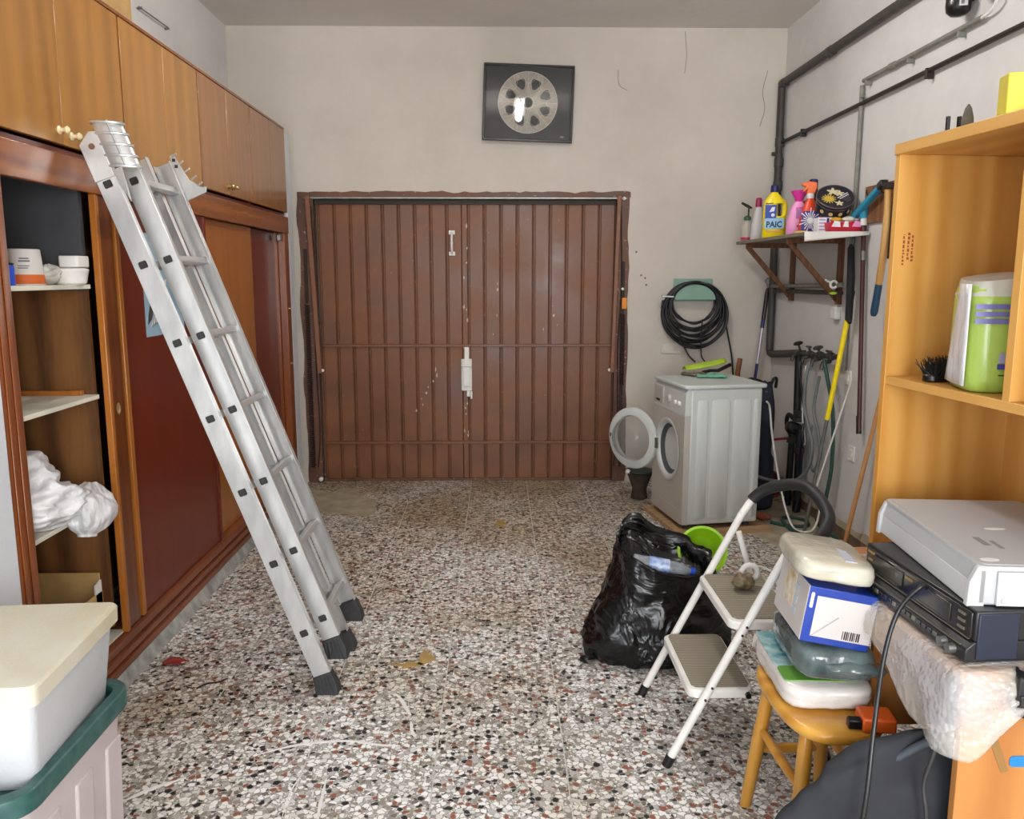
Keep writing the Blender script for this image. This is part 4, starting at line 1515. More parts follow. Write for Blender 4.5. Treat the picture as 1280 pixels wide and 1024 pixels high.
# black floodlight heads high on the wall
for (yy, zz, lab, stk) in ((3.77, 2.665, 'black wall lamp with a white sticker at the top of the right wall', True), (3.60, 2.69, 'second black wall lamp joined to the white cable', False)):
    t = thing('wall_lamp', lab, 'wall lamp', (2.0, yy, zz), group='black wall lamps at upper right')
    MB().lathe([(.0, 0), (.03, .004), (.048, .02), (.052, .045), (.05, .11), (.035, .14), (.015, .15)], 20).build('head', M_BLACK, t, smooth=50)
    MB().box(.035, .06, -.02, .02, .06, .10).build('wall_mount', M_BLACK, t, bevel=.003)
    if stk:
        MB().box(-.012, .022, -.0005, .0005, 0, .03, T(-.012, -.0535, .03) @ RZ(-12)).build('sticker', M_PAPERW, t, smooth=0)
        MB().box(-.005, .008, -.0006, .0006, .006, .022, T(-.012, -.0540, .03) @ RZ(-12)).build('sticker_print', pt, t, smooth=0)

# ------------------------------------------------------------------ cleaning shelf
M_BRK = wood('bracket_timber', (84, 50, 28), (120, 76, 44), .6, 'z', 4, 0)
M_SHB = mat('grey_shelf_board', (140, 130, 114), .7, var=.2, scale=12)
SZ = 1.795
sh = thing('wall_shelf', 'small wall shelf on two wooden brackets crowded with cleaning products', 'shelf', (2.06, 5.30, 1.775))
MB().box(-.36, 0, -.655, .655, 0, .02).build('board', M_SHB, sh, bevel=.002)
for yy in (.46, -.345):
    b = MB().box(-.345, 0, yy - .016, yy + .016, -.03, 0).build('bracket_arm', M_BRK, sh, bevel=.002)
    MB().box(-.03, 0, yy - .018, yy + .018, -.39, -.03).build('upright', M_BRK, b, bevel=.002)
    MB().bar((-.335, yy, -.022), (-.012, yy, -.375), .03, .022, (0, 1, 0)).build('strut', M_BRK, b, bevel=.002)
# rods under the shelf
t = thing('grey_rod', 'pale grey rod lying across the shelf brackets', 'rod', (1.99, 5.35, 1.49))
MB().tube([(.02, .72, -.01), (.0, -.57, 0.012)], .014, 10).build('rod', M_CONDUIT, t, smooth=50)
t = thing('black_rod', 'black rod just below the pale grey rod under the shelf', 'rod', (1.995, 5.3, 1.455))
MB().tube([(.02, .72, -.005), (.0, -.5, 0)], .014, 10).build('rod', M_BLKPIPE, t, smooth=50)
t = thing('white_clamp', 'white plastic clamp hanging on the grey rod under the shelf', 'clamp', (1.965, 4.84, 1.505))
MB().tube([(.02 * math.cos(a * math.pi / 8), 0, .02 * math.sin(a * math.pi / 8)) for a in range(16)], .007, 6, True).build('ring', M_WHITE, t)
MB().tube([(-.018, 0, .008), (-.055, -.01, .028)], [.007, .005], 8).build('lever', M_WHITE, t)
MB().lathe([(0, -.01), (.022, -.004), (.025, .004), (.01, .01)], 12, T(.0, 0, -.052)).build('green_pad', M_LIME, t)
t = thing('junction_box', 'white electrical junction box on the right wall under the shelf', 'junction box', (XR, 4.98, 1.335))
MB().box(-.035, 0, -.04, .04, -.04, .035).build('box', M_WHITE, t, bevel=.006)
MB().tube([(-.012, .0, .035), (-.012, .0, .12)], .005, 6).build('cable', M_WHITE, t)
MB().tube([(-.012, .04, .01), (-.012, .09, .014)], .005, 6).build('cable', M_WHITE, t)
for (yy, zz, lab) in ((4.77, .965, 'white switch plate on the right wall beside the yellow pole'), (4.655, .535, 'white blank plate low on the right wall')):
    t = thing('wall_plate', lab, 'wall plate', (XR, yy, zz))
    MB().box(-.010, 0, -.042, .042, -.045, .045).build('plate', M_WHITE, t, bevel=.004)
    MB().box(-.014, -.008, -.02, .02, -.022, .022).build('insert', M_WHITE, t, bevel=.003)


# ---- bottles and boxes on the shelf
def bprof(mb, secs, n=24, expo=2.5, M=None):
    """loft of superellipse sections (z, half width x, half depth y, x offset)"""
    R = []
    for (z, a, b, dx) in secs:
        ring = []
        for k in range(n):
            t_ = 2 * math.pi * k / n
            c, s = math.cos(t_), math.sin(t_)
            q = (abs(c) ** expo + abs(s) ** expo) ** (-1 / expo)
            ring.append((a * c * q + dx, b * s * q, z))
        R.append(ring)
    return mb.rings(R, M=M)


M_YEL = mat('yellow_plastic', (250, 224, 20), .35)
M_NAVY = mat('navy_plastic', (24, 28, 92), .4)
M_LBLB = mat('label_blue', (40, 70, 170), .5)
M_LBLC = mat('label_sky', (150, 200, 230), .5)
M_MAG = mat('magenta_plastic', (222, 60, 160), .35)
M_PINK = mat('pink_plastic', (238, 158, 206), .35)
M_ORG = mat('orange_trigger', (240, 110, 36), .4)
M_PUR = mat('purple_label', (70, 40, 130), .45)
M_WLBL = mat('white_label', (236, 234, 236), .5)
M_OLIVE = mat('dark_olive', (40, 46, 40), .5)

t = thing('mister_bottle', 'clear mister bottle with a dark trigger at the shelf end', 'spray bottle', (1.745, 5.86, SZ))
MB().lathe([(.03, 0), (.04, .006), (.042, .04), (.042, .11), (.03, .135), (.016, .145)], 20).build('bottle', mat('cloudy_clear', (198, 192, 180), .3, var=.1), t, smooth=50)
MB().lathe([(.028, .002), (.036, .004), (.0425, .01), (.0425, .026)], 20).build('red_liquid', mat('red_liquid', (196, 50, 80), .3), t)
MB().lathe([(.022, .143), (.026, .150), (.024, .165), (.01, .175)], 16).build('collar', mat('green_collar', (60, 104, 66), .5), t)
MB().tube([(.005, 0, .17), (.007, 0, .235)], .006, 8).build('stem', M_OLIVE, t)
MB().tube([(.028, 0, .226), (.0, 0, .238), (-.045, 0, .262)], [.006, .011, .008], 8).build('trigger', M_OLIVE, t)

t = thing('white_bottle', 'slim pearly bottle with a crimson cap beside the yellow bottle', 'bottle', (1.745, 5.645, SZ))
bprof(MB(), [(0, .036, .03, 0), (.004, .04, .034, 0), (.10, .038, .032, .004), (.18, .026, .024, .008), (.215, .018, .018, .008), (.218, .016, .016, .008)]).build('bottle', mat('pearl_plastic', (214, 212, 212), .3), t, smooth=50)
MB().lathe([(.020, .216), (.022, .22), (.021, .265), (.014, .276), (0, .278)], 16, T(.008, 0, 0)).build('cap', mat('crimson_cap', (160, 40, 84), .35), t)

t = thing('yellow_bottle', 'yellow detergent bottle with blue cap and PAIC label', 'bottle', (1.775, 5.38, SZ), -16)
yb = MB()
bprof(yb, [(0, .068, .042, 0), (.005, .073, .046, 0), (.12, .072, .045, 0), (.135, .072, .045, 0)], 28, 3)
bprof(yb, [(.128, .046, .045, -.026), (.20, .044, .042, -.027), (.225, .040, .038, -.020)], 24, 3)
bprof(yb, [(.215, .066, .040, -.002), (.235, .062, .036, -.004), (.265, .036, .030, -.006), (.282, .022, .022, -.006), (.29, .021, .021, -.006)], 24, 2.6)
yb.tube(cr([(.052, 0, .12), (.060, 0, .16), (.060, 0, .20), (.050, 0, .232)], 5), .017, 10)
yo = yb.build('bottle', M_YEL, t, smooth=50)
MB().lathe([(.025, .286), (.026, .29), (.024, .328), (.018, .332)], 18, T(-.006, 0, 0)).build('cap', M_NAVY, t)
MB().box(-.060, .010, -.0475, -.044, .105, .205).build('blue_label', M_LBLB, t, bevel=.001)
MB().prism(rrect(-.062, .058, .055, .122, .012, 4), -.0492, -.0435, 'y').build('sky_label', M_LBLC, t)
lettering('PAIC', .052, mat('letter_navy', (16, 22, 70), .5), t, T(-.003, -.0498, .066) @ RX(90), xs=.88, bold=.0016)
MB().prism([(-.035, .16), (-.02, .19), (.0, .192), (-.005, .165)], -.0484, -.047, 'y').build('label_glass', M_WLBL, t)
MB().lathe([(.011, 0), (.011, .0015)], 12, T(-.012, -.0475, .142) @ RX(90)).build('label_plate', M_WLBL, t)
MB().box(-.05, .045, -.0478, -.045, .038, .044).build('label_line', mat('pink_print', (230, 150, 120), .5), t, smooth=0)
MB().box(-.058, -.012, -.0435, -.042, .212, .217).build('embossed_line', M_OLIVE, t, smooth=0)

t = thing('pink_bottle', 'translucent pink bottle with a flared magenta cap', 'bottle', (1.80, 5.07, SZ), -14)
bprof(MB(), [(0, .05, .032, 0), (.005, .054, .036, 0), (.09, .052, .035, .002), (.15, .040, .030, .008), (.185, .034, .028, .014), (.20, .020, .02, .016), (.21, .018, .018, .016)]).build('bottle', M_PINK, t, smooth=50)
MB().lathe([(.020, .20), (.024, .205), (.03, .225), (.046, .25), (.050, .262), (.044, .266), (0, .264)], 20, T(.016, 0, 0)).build('cap', M_MAG, t)
MB().box(.0, .04, -.0375, -.0345, .10, .155).build('label', mat('mauve_label', (170, 120, 180), .5), t, bevel=.001)
MB().box(-.002, .042, -.0365, -.033, .152, .166).build('label_band', M_MAG, t, bevel=.001)
MB().lathe([(.007, 0), (.007, .0015)], 10, T(.012, -.0365, .055) @ RX(90)).build('dot', M_RED, t)

t = thing('trigger_spray', 'red and purple trigger spray bottle with an orange trigger and star-burst label', 'spray bottle', (1.84, 4.95, SZ), -10)
bprof(MB(), [(0, .056, .032, 0), (.005, .06, .036, 0), (.10, .056, .034, 0), (.15, .040, .030, 0), (.19, .026, .024, .0), (.205, .018, .018, .0), (.21, .018, .018, 0)]).build('bottle', mat('red_orange_plastic', (228, 70, 30), .35), t, smooth=50)
MB().lathe([(.020, .208), (.021, .21), (.021, .236), (.018, .238)], 16).build('collar', M_WLBL, t)
tg = MB().prism([(-.025, .236), (.022, .236), (.034, .275), (.03, .30), (-.01, .306), (-.05, .298), (-.052, .282), (-.03, .276), (-.045, .25), (-.04, .244), (-.02, .262)], -.016, .016, 'y')
tg.build('trigger', M_ORG, t, bevel=.005)
MB().prism(rrect(-.052, .052, .012, .135, .02, 4), -.0375, -.033, 'y').build('purple_label', M_PUR, t)
for k in range(20):
    a = 2 * math.pi * k / 20
    r0, r1 = .010, .040 + .012 * ((k * 7) % 3)
    w = .0032
    P = [(r0 * math.cos(a) - w * .3 * math.sin(a), .08 + r0 * math.sin(a) + w * .3 * math.cos(a)), (r1 * math.cos(a) - w * math.sin(a), .08 + r1 * math.sin(a) * 1.15 + w * math.cos(a)),
         (r1 * math.cos(a) + w * math.sin(a), .08 + r1 * math.sin(a) * 1.15 - w * math.cos(a)), (r0 * math.cos(a) + w * .3 * math.sin(a), .08 + r0 * math.sin(a) - w * .3 * math.cos(a))]
    MB().prism(P, -.0385, -.0376, 'y').build('burst_ray', M_WLBL, t, smooth=0)
MB().lathe([(.018, 0), (.018, .001)], 14, T(0, -.0378, .08) @ RX(90)).build('burst_disc', M_WLBL, t, smooth=0)
t = thing('yellow_cloth', 'small yellow cloth on the shelf edge under the spray bottle', 'cloth', (1.775, 4.88, SZ))
crumple('cloth', mat('pale_yellow_cloth', (226, 198, 90), .8), t, .05, .03, .02, 4.1, n=18, rows=8, amp=.4, k=12)
t = thing('dark_bottle', 'tall dark bottle with a navy cap behind the orange trigger', 'bottle', (1.955, 5.22, SZ))
bprof(MB(), [(0, .036, .03, 0), (.004, .04, .034, 0), (.22, .038, .032, 0), (.28, .028, .026, 0), (.30, .024, .024, 0)]).build('bottle', mat('dark_brown_plastic', (40, 30, 34), .4), t, smooth=50)
MB().lathe([(.026, .30), (.027, .302), (.026, .345), (.02, .35)], 16).build('cap', M_NAVY, t)
t = thing('red_carton', 'red carton standing at the wall end of the shelf', 'carton', (2.0, 5.40, SZ))
MB().box(-.04, .04, -.06, .06, 0, .235).build('carton', mat('dull_red_card', (160, 44, 48), .6, var=.2), t, bevel=.003)
MB().box(-.041, .041, -.061, .061, .13, .15).build('band', M_WLBL, t, smooth=0)
t = thing('kraft_block', 'kraft coloured packet behind the printed white box', 'packet', (1.905, 5.02, SZ))
MB().box(-.05, .04, -.03, .03, 0, .17).build('packet', mat('kraft', (206, 182, 142), .8, var=.15), t, bevel=.006)
t = thing('printed_box', 'small white box printed in purple beside the spray bottle', 'box', (1.86, 4.765, SZ))
MB().box(-.05, .05, -.035, .035, .0, .085).build('carton', M_WLBL, t, bevel=.002)
MB().box(-.002, .012, -.0362, -.034, .008, .082).build('purple_stripe', M_PUR, t, smooth=0)
for k in range(4):
    MB().box(-.045, -.008, -.0362, -.034, .014 + k * .018, .022 + k * .018).build('print_line', mat('lilac_print', (178, 160, 200), .6), t, smooth=0)
t = thing('red_tray', 'red tray heaped with small packets at the shelf end', 'tray', (1.955, 4.71, SZ))
tr = MB().hexa([(-.10, -.04, 0), (.085, -.04, 0), (.085, .045, 0), (-.10, .045, 0), (-.11, -.05, .055), (.09, -.05, .055), (.09, .05, .055), (-.11, .05, .055)])
tr.build('tray', mat('tray_red', (196, 24, 52), .4), t, bevel=.004)
for k, (a, b, w, c_) in enumerate(((-.095, -.03, .05, M_WLBL), (-.03, -.02, .03, M_WLBL), (.02, -.022, .05, M_PINK))):
    MB().prism([(a, .03), (a + w, .028), (a + w * .9, .058), (a + w * .3, .062)], -.0525, -.046, 'y').build('printed_mark', c_, t, smooth=0)
for k, (a, b, w, h, c_) in enumerate(((-.05, 0, .035, .03, 'amber'), (.02, .0, .04, .035, 'cream'), (.06, .01, .03, .03, 'pale'))):
    cc = {'amber': (206, 152, 40), 'cream': (222, 214, 198), 'pale': (206, 190, 188)}[c_]
    q = thing('small_packet', '%s packet lying in the red tray on the shelf' % {'amber': 'amber yellow', 'cream': 'cream crumpled', 'pale': 'pale pinkish grey'}[c_], 'packet', (1.955 + a, 4.71 + b, SZ + .0555))
    crumple('packet', mat(c_ + '_packet', cc, .6), q, w, .03, h, k * 3 + 1, n=16, rows=8, amp=.25, k=8)
# biscuit tin tilted on the heap
tin = thing('biscuit_tin', 'round dark tin with a yellow flower lid tilted on top of the shelf heap', 'tin', (1.92, 4.80, SZ + .165), rot=(math.radians(43), math.radians(-9), 0))
M_TIN = mat('tin_dark', (54, 50, 62), .35, .4, var=.3, scale=14)
M_TINR = mat('tin_rim', (120, 112, 110), .3, .7)
MB().lathe([(.096, -.03), (.10, -.026), (.10, .035), (.103, .036), (.103, .05), (.098, .054), (.09, .052), (0, .052)], 36).build('tin', M_TIN, tin, smooth=40)
MB().tube([(.1025 * math.cos(a * math.pi / 18), .1025 * math.sin(a * math.pi / 18), .051) for a in range(36)], .003, 6, True).build('rim', M_TINR, tin)
MB().tube([(.1015 * math.cos(a * math.pi / 18), .1015 * math.sin(a * math.pi / 18), .033) for a in range(36)], .0025, 6, True).build('rim', M_TINR, tin)
def flower(cx, cy, r, np_, m, nm, z=.0525):
    P = []
    for k in range(np_ * 6):
        a = 2 * math.pi * k / (np_ * 6)
        q = r * (.72 + .28 * math.cos(np_ * a))
        P.append((cx + q * math.cos(a), cy + q * math.sin(a)))
    return MB().prism(P, z, z + .001).build(nm, m, tin, smooth=0)
flower(-.042, -.01, .042, 14, mat('flower_yellow', (206, 180, 78), .6), 'printed_flower')
flower(-.042, -.01, .018, 8, mat('flower_amber', (216, 170, 50), .6), 'printed_flower', .0535)
flower(.0, .045, .034, 5, mat('flower_cream', (210, 200, 160), .6), 'printed_flower')
flower(.03, .02, .028, 5, mat('flower_cream', (210, 200, 160), .6), 'printed_flower')
flower(.0, -.06, .024, 5, mat('flower_cream', (210, 200, 160), .6), 'printed_flower')
for k in range(5):
    MB().box(.0 + k * .004, .075 - k * .006, -.018 - k * .013, -.013 - k * .013, .0523, .0532, RZ(24)).build('printed_line', M_WLBL if k < 2 else M_TINR, tin, smooth=0)
for k in range(5):
    a = math.radians(-150 + k * 30)
    MB().lathe([(.012, 0), (.012, .001)], 10, T(.1002 * math.cos(a), .1002 * math.sin(a), .004) @ RZ(math.degrees(a)) @ RY(90)).build('printed_biscuit', mat('biscuit', (206, 180, 120), .6), tin, smooth=0)
t = thing('paper_sheet', 'white paper sheet hanging over the near edge of the cleaning shelf', 'paper', (1.88, 4.64, SZ))
ps = MB().grid(lambda u, v: (-.19 + .36 * u + .0, (-.03 if v > .3 else .02) - .01 * v, (.0012 if v < .3 else -.0) - (0 if v < .3 else (.055 - .035 * u) * (v - .3) / .7) + .002), 8, 6)
ps.build('sheet', M_PAPERW, t, solid=.0015, smooth=40)

# ------------------------------------------------------------------ long-handled tools
M_MAROON = mat('maroon_tube', (72, 34, 34), .4)
M_CYAN = mat('cyan_plastic', (40, 150, 186), .4)
t = thing('window_squeegee', 'cyan floor squeegee with a dark maroon pole hung on the right wall', 'squeegee', (2.02, 4.50, .69))
MB().tube([(0, 0, 0), (.012, .145, 1.17)], .0125, 10).build('pole', M_MAROON, t, smooth=50)
MB().tube([(.0, .0, -.01), (.001, .018, .09)], .0145, 10).build('end_grip', M_BLACK, t, smooth=50)
MB().tube([(.0098, .1177, .95), (.0103, .124, 1.0)], .0145, 10).build('silver_ring', M_STEEL, t, smooth=50)
MB().tube([(.012, .142, 1.14), (.012, .147, 1.185)], .018, 10).build('white_collar', M_WHITE, t, smooth=50)
MB().tube([(.012, .146, 1.18), (.006, .15, 1.245)], [.022, .026], 10).build('socket', M_CYAN, t, smooth=50)
MB().bar((-.012, .24, 1.185), (-.020, -.11, 1.325), .035, .028, (0, 0, 1)).build('head', M_CYAN, t, bevel=.006)
MB().bar((-.020, -.10, 1.32), (-.020, -.15, 1.34), .045, .04, (0, 0, 1)).build('end_cap', M_BLACK, t, bevel=.008)

t = thing('tool_board', 'brown wooden hook board on the right wall beside the bookcase', 'board', (XR, 4.42, 1.94))
MB().box(-.018, 0, -.35, .255, -.10, .10).build('panel', wood('brown_panel', (104, 66, 36), (146, 96, 56), .55, 'z', 3, .05), t, bevel=.002)
for yy in (-.02, .06, .15):
    MB().tube(cr([(-.018, yy, .05), (-.045, yy, .045), (-.055, yy, .06), (-.055, yy, .075)], 4), .004, 6).build('hook', M_DARK, t)
t = thing('hand_pick', 'light wooden tool handle with a dark blue grip hanging from the board', 'tool', (1.99, 4.29, 2.0))
MB().tube(cr([(0, 0, 0), (.0, -.012, -.16), (0, .0, -.33), (0, .03, -.50)], 6), [.017] * 6 + [.019] * 6 + [.018] * 6 + [.016], 12).build('handle', wood('ash_handle', (176, 128, 66), (206, 160, 94), .5, 'z', 4, .1), t, smooth=50)
MB().tube(cr([(0, .028, -.49), (0, .05, -.59), (0, .065, -.655)], 5), [.0185] * 5 + [.0195] * 4 + [.018, .013], 12).build('grip', mat('petrol_grip', (28, 66, 92), .5), t, smooth=50)
MB().box(-.02, .02, -.03, .03, -.012, .022).build('head', M_DARK, t, bevel=.008)
t = thing('black_strap', 'black strap hanging next to the wooden tool handle', 'strap', (2.0, 4.24, 1.97))
MB().bar((0, 0, 0), (.0, .01, -.33), .006, .03, (0, 1, 0)).build('strap', M_BLACK, t, bevel=.002)

t = thing('yellow_pole', 'telescopic pole, yellow above and silver below, leaning by the taps', 'pole', (1.885, 4.86, 0))
A, B = Vector((0, 0, 0.0)), Vector((.135, -.155, 1.44))
mid = A + (B - A) * .495
MB().tube([A, mid], .0105, 10).build('silver_tube', M_STEEL, t, smooth=50)
MB().tube([mid, B - (B - A) * .02], .0145, 10).build('yellow_tube', M_YEL, t, smooth=50)
MB().tube([B - (B - A) * .02, B + (B - A) * .02], .012, 10).build('tip', M_BLACK, t, smooth=50)
MB().tube([A + Vector((.045, -.04, .30)), A + Vector((.15, -.20, .98))], .0055, 8).build('white_cane', M_WHITE, t, smooth=50)
t = thing('folded_umbrella', 'folded black umbrella hanging from the end of the shelf', 'umbrella', (2.0, 4.685, 1.29))
MB().tube([(0, -.02, 0), (0, 0, .02), (0, .005, .25), (0, .03, .42), (0, .035, .44)], [.010, .02, .022, .018, .008], 12).build('canopy', mat('black_fabric', (24, 24, 26), .8), t, smooth=60)
MB().tube([(0, .035, .43), (0, .035, .50)], .006, 8).build('shaft', M_BLACK, t)

t = thing('mop_pole', 'blue and white pole with a black grip standing in the back corner', 'pole', (1.84, 6.06, 0))
A, B = Vector((0, 0, 0)), Vector((.142, .02, 1.47))
def pf(k): return A + (B - A) * k
MB().tube([pf(0), pf(.62)], .011, 10).build('blue_tube', mat('blue_tube', (34, 42, 96), .4), t, smooth=50)
MB().tube([pf(.62), pf(.80)], .0125, 10).build('silver_sleeve', mat('white_silver', (190, 190, 196), .35, .5), t, smooth=50)
MB().tube([pf(.80), pf(.84)], .0135, 10).build('blue_collar', mat('blue_tube', (34, 42, 96), .4), t, smooth=50)
MB().tube([pf(.84), pf(.97), pf(1.0)], [.014, .016, .008], 10).build('grip', M_BLACK, t, smooth=50)
MB().tube(cr([pf(1.0), pf(1.0) + Vector((-.012, 0, .03)), pf(1.0) + Vector((-.02, 0, .05)), pf(1.0) + Vector((0, 0, .07))], 4), .005, 6).build('hanging_loop', M_STEEL, t)

t = thing('wood_stick', 'thin wooden stick leaning on the right wall next to the bookcase', 'stick', (1.965, 4.48, 0))
MB().tube([(0, 0, 0), (.085, -.20, 1.05)], .0125, 10).build('stick', wood('pale_stick', (176, 122, 74), (206, 152, 98), .6, 'z', 4, 0), t, smooth=50)

# ------------------------------------------------------------------ taps, meters and hoses
M_GUN = mat('gunmetal', (84, 82, 78), .4, .6, var=.35, scale=40)
M_GUND = mat('black_cast_iron', (34, 34, 36), .5, .3, var=.3, scale=40)
t = thing('tap_manifold', 'grey tap manifold with several valves on the right wall', 'taps', (1.99, 5.40, 1.05))
MB().tube([(0, .06, -.005), (0, -.62, .035)], .016, 10).build('manifold', M_GUN, t, smooth=50)
MB().tube([(0, .06, -.02), (0, .02, .0), (.05, .02, 0)], .02, 10).build('elbow', M_GUN, t, smooth=50)
for k, yy in enumerate((-.02, -.20, -.36, -.52)):
    v = MB().lathe([(.022, -.028), (.026, -.02), (.026, .02), (.022, .028)], 8, T(0, yy, .0 + .02 * k * .5) @ RX(90)).build('valve', M_GUN, t)
    MB().tube([(0, yy, .02), (-.012, yy, .055)], .008, 8).build('spindle', M_GUN, v)
    MB().tube([(-.0, yy, -.0), (-.05, yy - .01, -.01), (-.06, yy - .01, -.05)], [.013, .013, .011], 8).build('spout', M_GUN, v)
    hw = MB()
    if k in (0, 2):
        hw.lathe([(.008, 0), (.03, .006), (.033, .016), (.02, .024)], 8, T(-.014, yy, .055) @ RY(-14))
    else:
        hw.bar((-.014, yy - .035, .06), (-.014, yy + .035, .06), .014, .012)
    hw.build('handwheel', M_GUND if k == 0 else M_GUN, v, bevel=.002)
t = thing('water_meter', 'black water meter assembly with two vertical pipes behind the machine', 'water meter', (1.985, 5.36, 0))
MB().tube([(0, .03, 1.03), (0, .01, .72), (0, .0, .60)], .024, 10).build('feed_pipe', M_GUND, t, smooth=50)
MB().tube([(0, .07, .50), (0, .09, .0)], .022, 10).build('down_pipe', M_GUND, t, smooth=50)
MB().tube([(0, -.07, .56), (0, -.08, .0)], .026, 10).build('down_pipe', M_GUND, t, smooth=50)
MB().lathe([(.035, -.045), (.042, -.03), (.042, .03), (.034, .045)], 16, T(-.02, -.01, .555) @ RY(-70)).build('meter_body', M_GUND, t)
MB().lathe([(.028, 0), (.03, .004), (.03, .014), (.02, .018)], 16, T(-.055, -.01, .57) @ RY(-70)).build('meter_dial', M_GUN, t)
MB().tube(cr([(0, .02, .60), (-.02, .10, .63), (-.02, .13, .56), (0, .09, .48)], 5), .015, 8).build('bypass', M_GUND, t, smooth=50)
for (yy, zz) in ((-.03, .66), (.0, .49), (-.075, .42), (.075, .46), (-.02, .62)):
    MB().lathe([(.034, -.018), (.034, .018)], 6, T(0, yy, zz)).build('union_nut', M_GUN, t)
MB().tube([(-.03, .08, .47), (-.10, .14, .45)], .009, 8).build('lever', mat('dull_red_paint', (146, 50, 44), .5), t)
M_GHOSE = mat('green_hose', (34, 74, 62), .45)
M_GREYH = mat('grey_hose', (112, 116, 116), .5)
def hose(label, pts, r, m, nm='hose', cat='hose', n=10):
    b = Vector(pts[0])
    t_ = thing(nm, label, cat, (b.x, b.y, 0))
    MB().tube(cr([(p[0] - b.x, p[1] - b.y, p[2]) for p in pts], n), r, 8).build('tube', m, t_, smooth=60)
    return t_
hose('dark green hose dropping from the last tap to the floor', [(1.95, 4.88, 1.06), (1.955, 4.84, .98), (1.99, 4.80, .75), (2.0, 4.79, .45), (1.99, 4.82, .22), (2.0, 4.86, .10)], .0115, M_GHOSE)
hose('grey hose looping from the second tap to the washing machine', [(1.92, 5.03, 1.03), (1.90, 5.02, .92), (1.91, 5.04, .75), (1.93, 5.0, .62), (1.93, 4.93, .52), (1.92, 4.95, .38), (1.88, 5.06, .27), (1.78, 5.2, .24), (1.66, 5.25, .27)], .0115, M_GREYH)
hose('black hose hanging from the third tap', [(1.92, 5.18, 1.02), (1.91, 5.15, .94), (1.93, 5.14, .80), (1.93, 5.10, .66), (1.91, 5.05, .55), (1.93, 5.12, .40), (1.95, 5.16, .16), (1.93, 5.16, .03)], .009, M_HOSE)
hose('light grey hose hanging in a loop below the taps', [(1.96, 4.96, .95), (1.95, 4.99, .74), (1.955, 4.92, .62), (1.955, 4.87, .48), (1.955, 4.95, .36), (1.955, 5.03, .46), (1.945, 5.0, .64)], .010, M_GREYH)
hose('white appliance cable hanging from the washing machine back', [(1.635, 4.93, .80), (1.665, 4.96, .76), (1.69, 4.97, .60), (1.73, 4.98, .40), (1.77, 4.97, .22), (1.80, 4.92, .08), (1.83, 4.86, .012), (1.90, 4.82, .012), (1.95, 4.84, .06), (1.97, 4.84, .2)], .0065, M_WHITE, 'power_cable', 'cable')
hose('thin white cable hanging between the hoses below the taps', [(1.93, 5.11, 1.0), (1.925, 5.10, .86), (1.92, 5.09, .68), (1.935, 5.07, .55), (1.94, 5.08, .5)], .005, M_WHITE, 'power_cable', 'cable')
hose('green hose lying in loops on the floor by the step stool', [(1.73, 5.02, .012), (1.80, 4.95, .012), (1.92, 4.93, .012), (1.96, 5.04, .013), (1.88, 5.12, .014), (1.80, 5.02, .030), (1.80, 4.84, .018), (1.86, 4.66, .012), (1.95, 4.58, .012), (2.01, 4.66, .012), (2.0, 4.78, .014), (1.99, 4.9, .03), (1.99, 4.95, .06)], .0115, M_GHOSE, n=8)
t = thing('hose_connector', 'orange brown hose connector on the floor behind the washing machine', 'connector', (1.70, 5.09, 0), -30)
MB().lathe([(.024, -.04), (.028, -.03), (.028, .01), (.02, .02), (.014, .05)], 14, T(0, 0, .029) @ RY(90)).build('connector', mat('rust_orange', (160, 84, 60), .6, var=.3), t)
t = thing('grey_mop_head', 'grey ribbed cloth bundle on the floor beside the green hose', 'mop head', (1.715, 4.60, 0), 15)
crumple('bundle', mat('grey_knit', (108, 112, 114), .9, bump=.8, bscale=90, var=.4, scale=40), t, .055, .04, .06, 2.2, n=22, rows=10, amp=.5, k=10)
t = thing('navy_bag', 'dark navy bag standing between the washing machine and the pipes', 'bag', (1.76, 5.40, 0))
crumple('bag', mat('navy_fabric', (30, 34, 52), .8, var=.3, scale=8), t, .095, .12, .86, 6.1, n=28, rows=20, amp=.22, k=2.0, prof=lambda v: (.95 - .25 * v) * (1 if v < .93 else .8))
MB().tube(cr([(-.08, -.03, .80), (-.11, -.04, .88), (-.05, -.05, .875), (.0, -.04, .85)], 5), .012, 6).build('drawcord', M_BLACK, t, smooth=60)
MB().tube(cr([(.05, 0, .83), (.07, 0, .88), (.09, 0, .88), (.085, 0, .82)], 5), .01, 6).build('drawcord', M_BLACK, t, smooth=60)
t = thing('red_crate', 'dull red box lying on the floor in the pipe corner', 'box', (1.90, 5.80, 0), 12)
MB().box(-.14, .10, -.10, .10, 0, .16).build('box', mat('dull_red', (112, 46, 38), .7, var=.4, scale=10), t, bevel=.006)
hose('thin red wire draped over the red box', [(1.72, 5.66, .02), (1.78, 5.66, .18), (1.86, 5.66, .22), (1.92, 5.62, .12), (1.96, 5.60, .02)], .005, M_RED, 'red_wire', 'wire')
t = thing('blue_bottle', 'blue plastic bottle top showing beside the leaning stick', 'bottle', (1.62, 3.75, 0))
M_BLB = mat('blue_pet', (30, 92, 160), .25)
MB().lathe([(.038, 0), (.045, .006), (.045, .16), (.036, .21), (.018, .25), (.014, .262), (.014, .27)], 20).build('bottle', M_BLB, t, smooth=50)
MB().lathe([(.017, .268), (.018, .27), (.018, .292), (.012, .295)], 16).build('cap', M_NAVY, t)

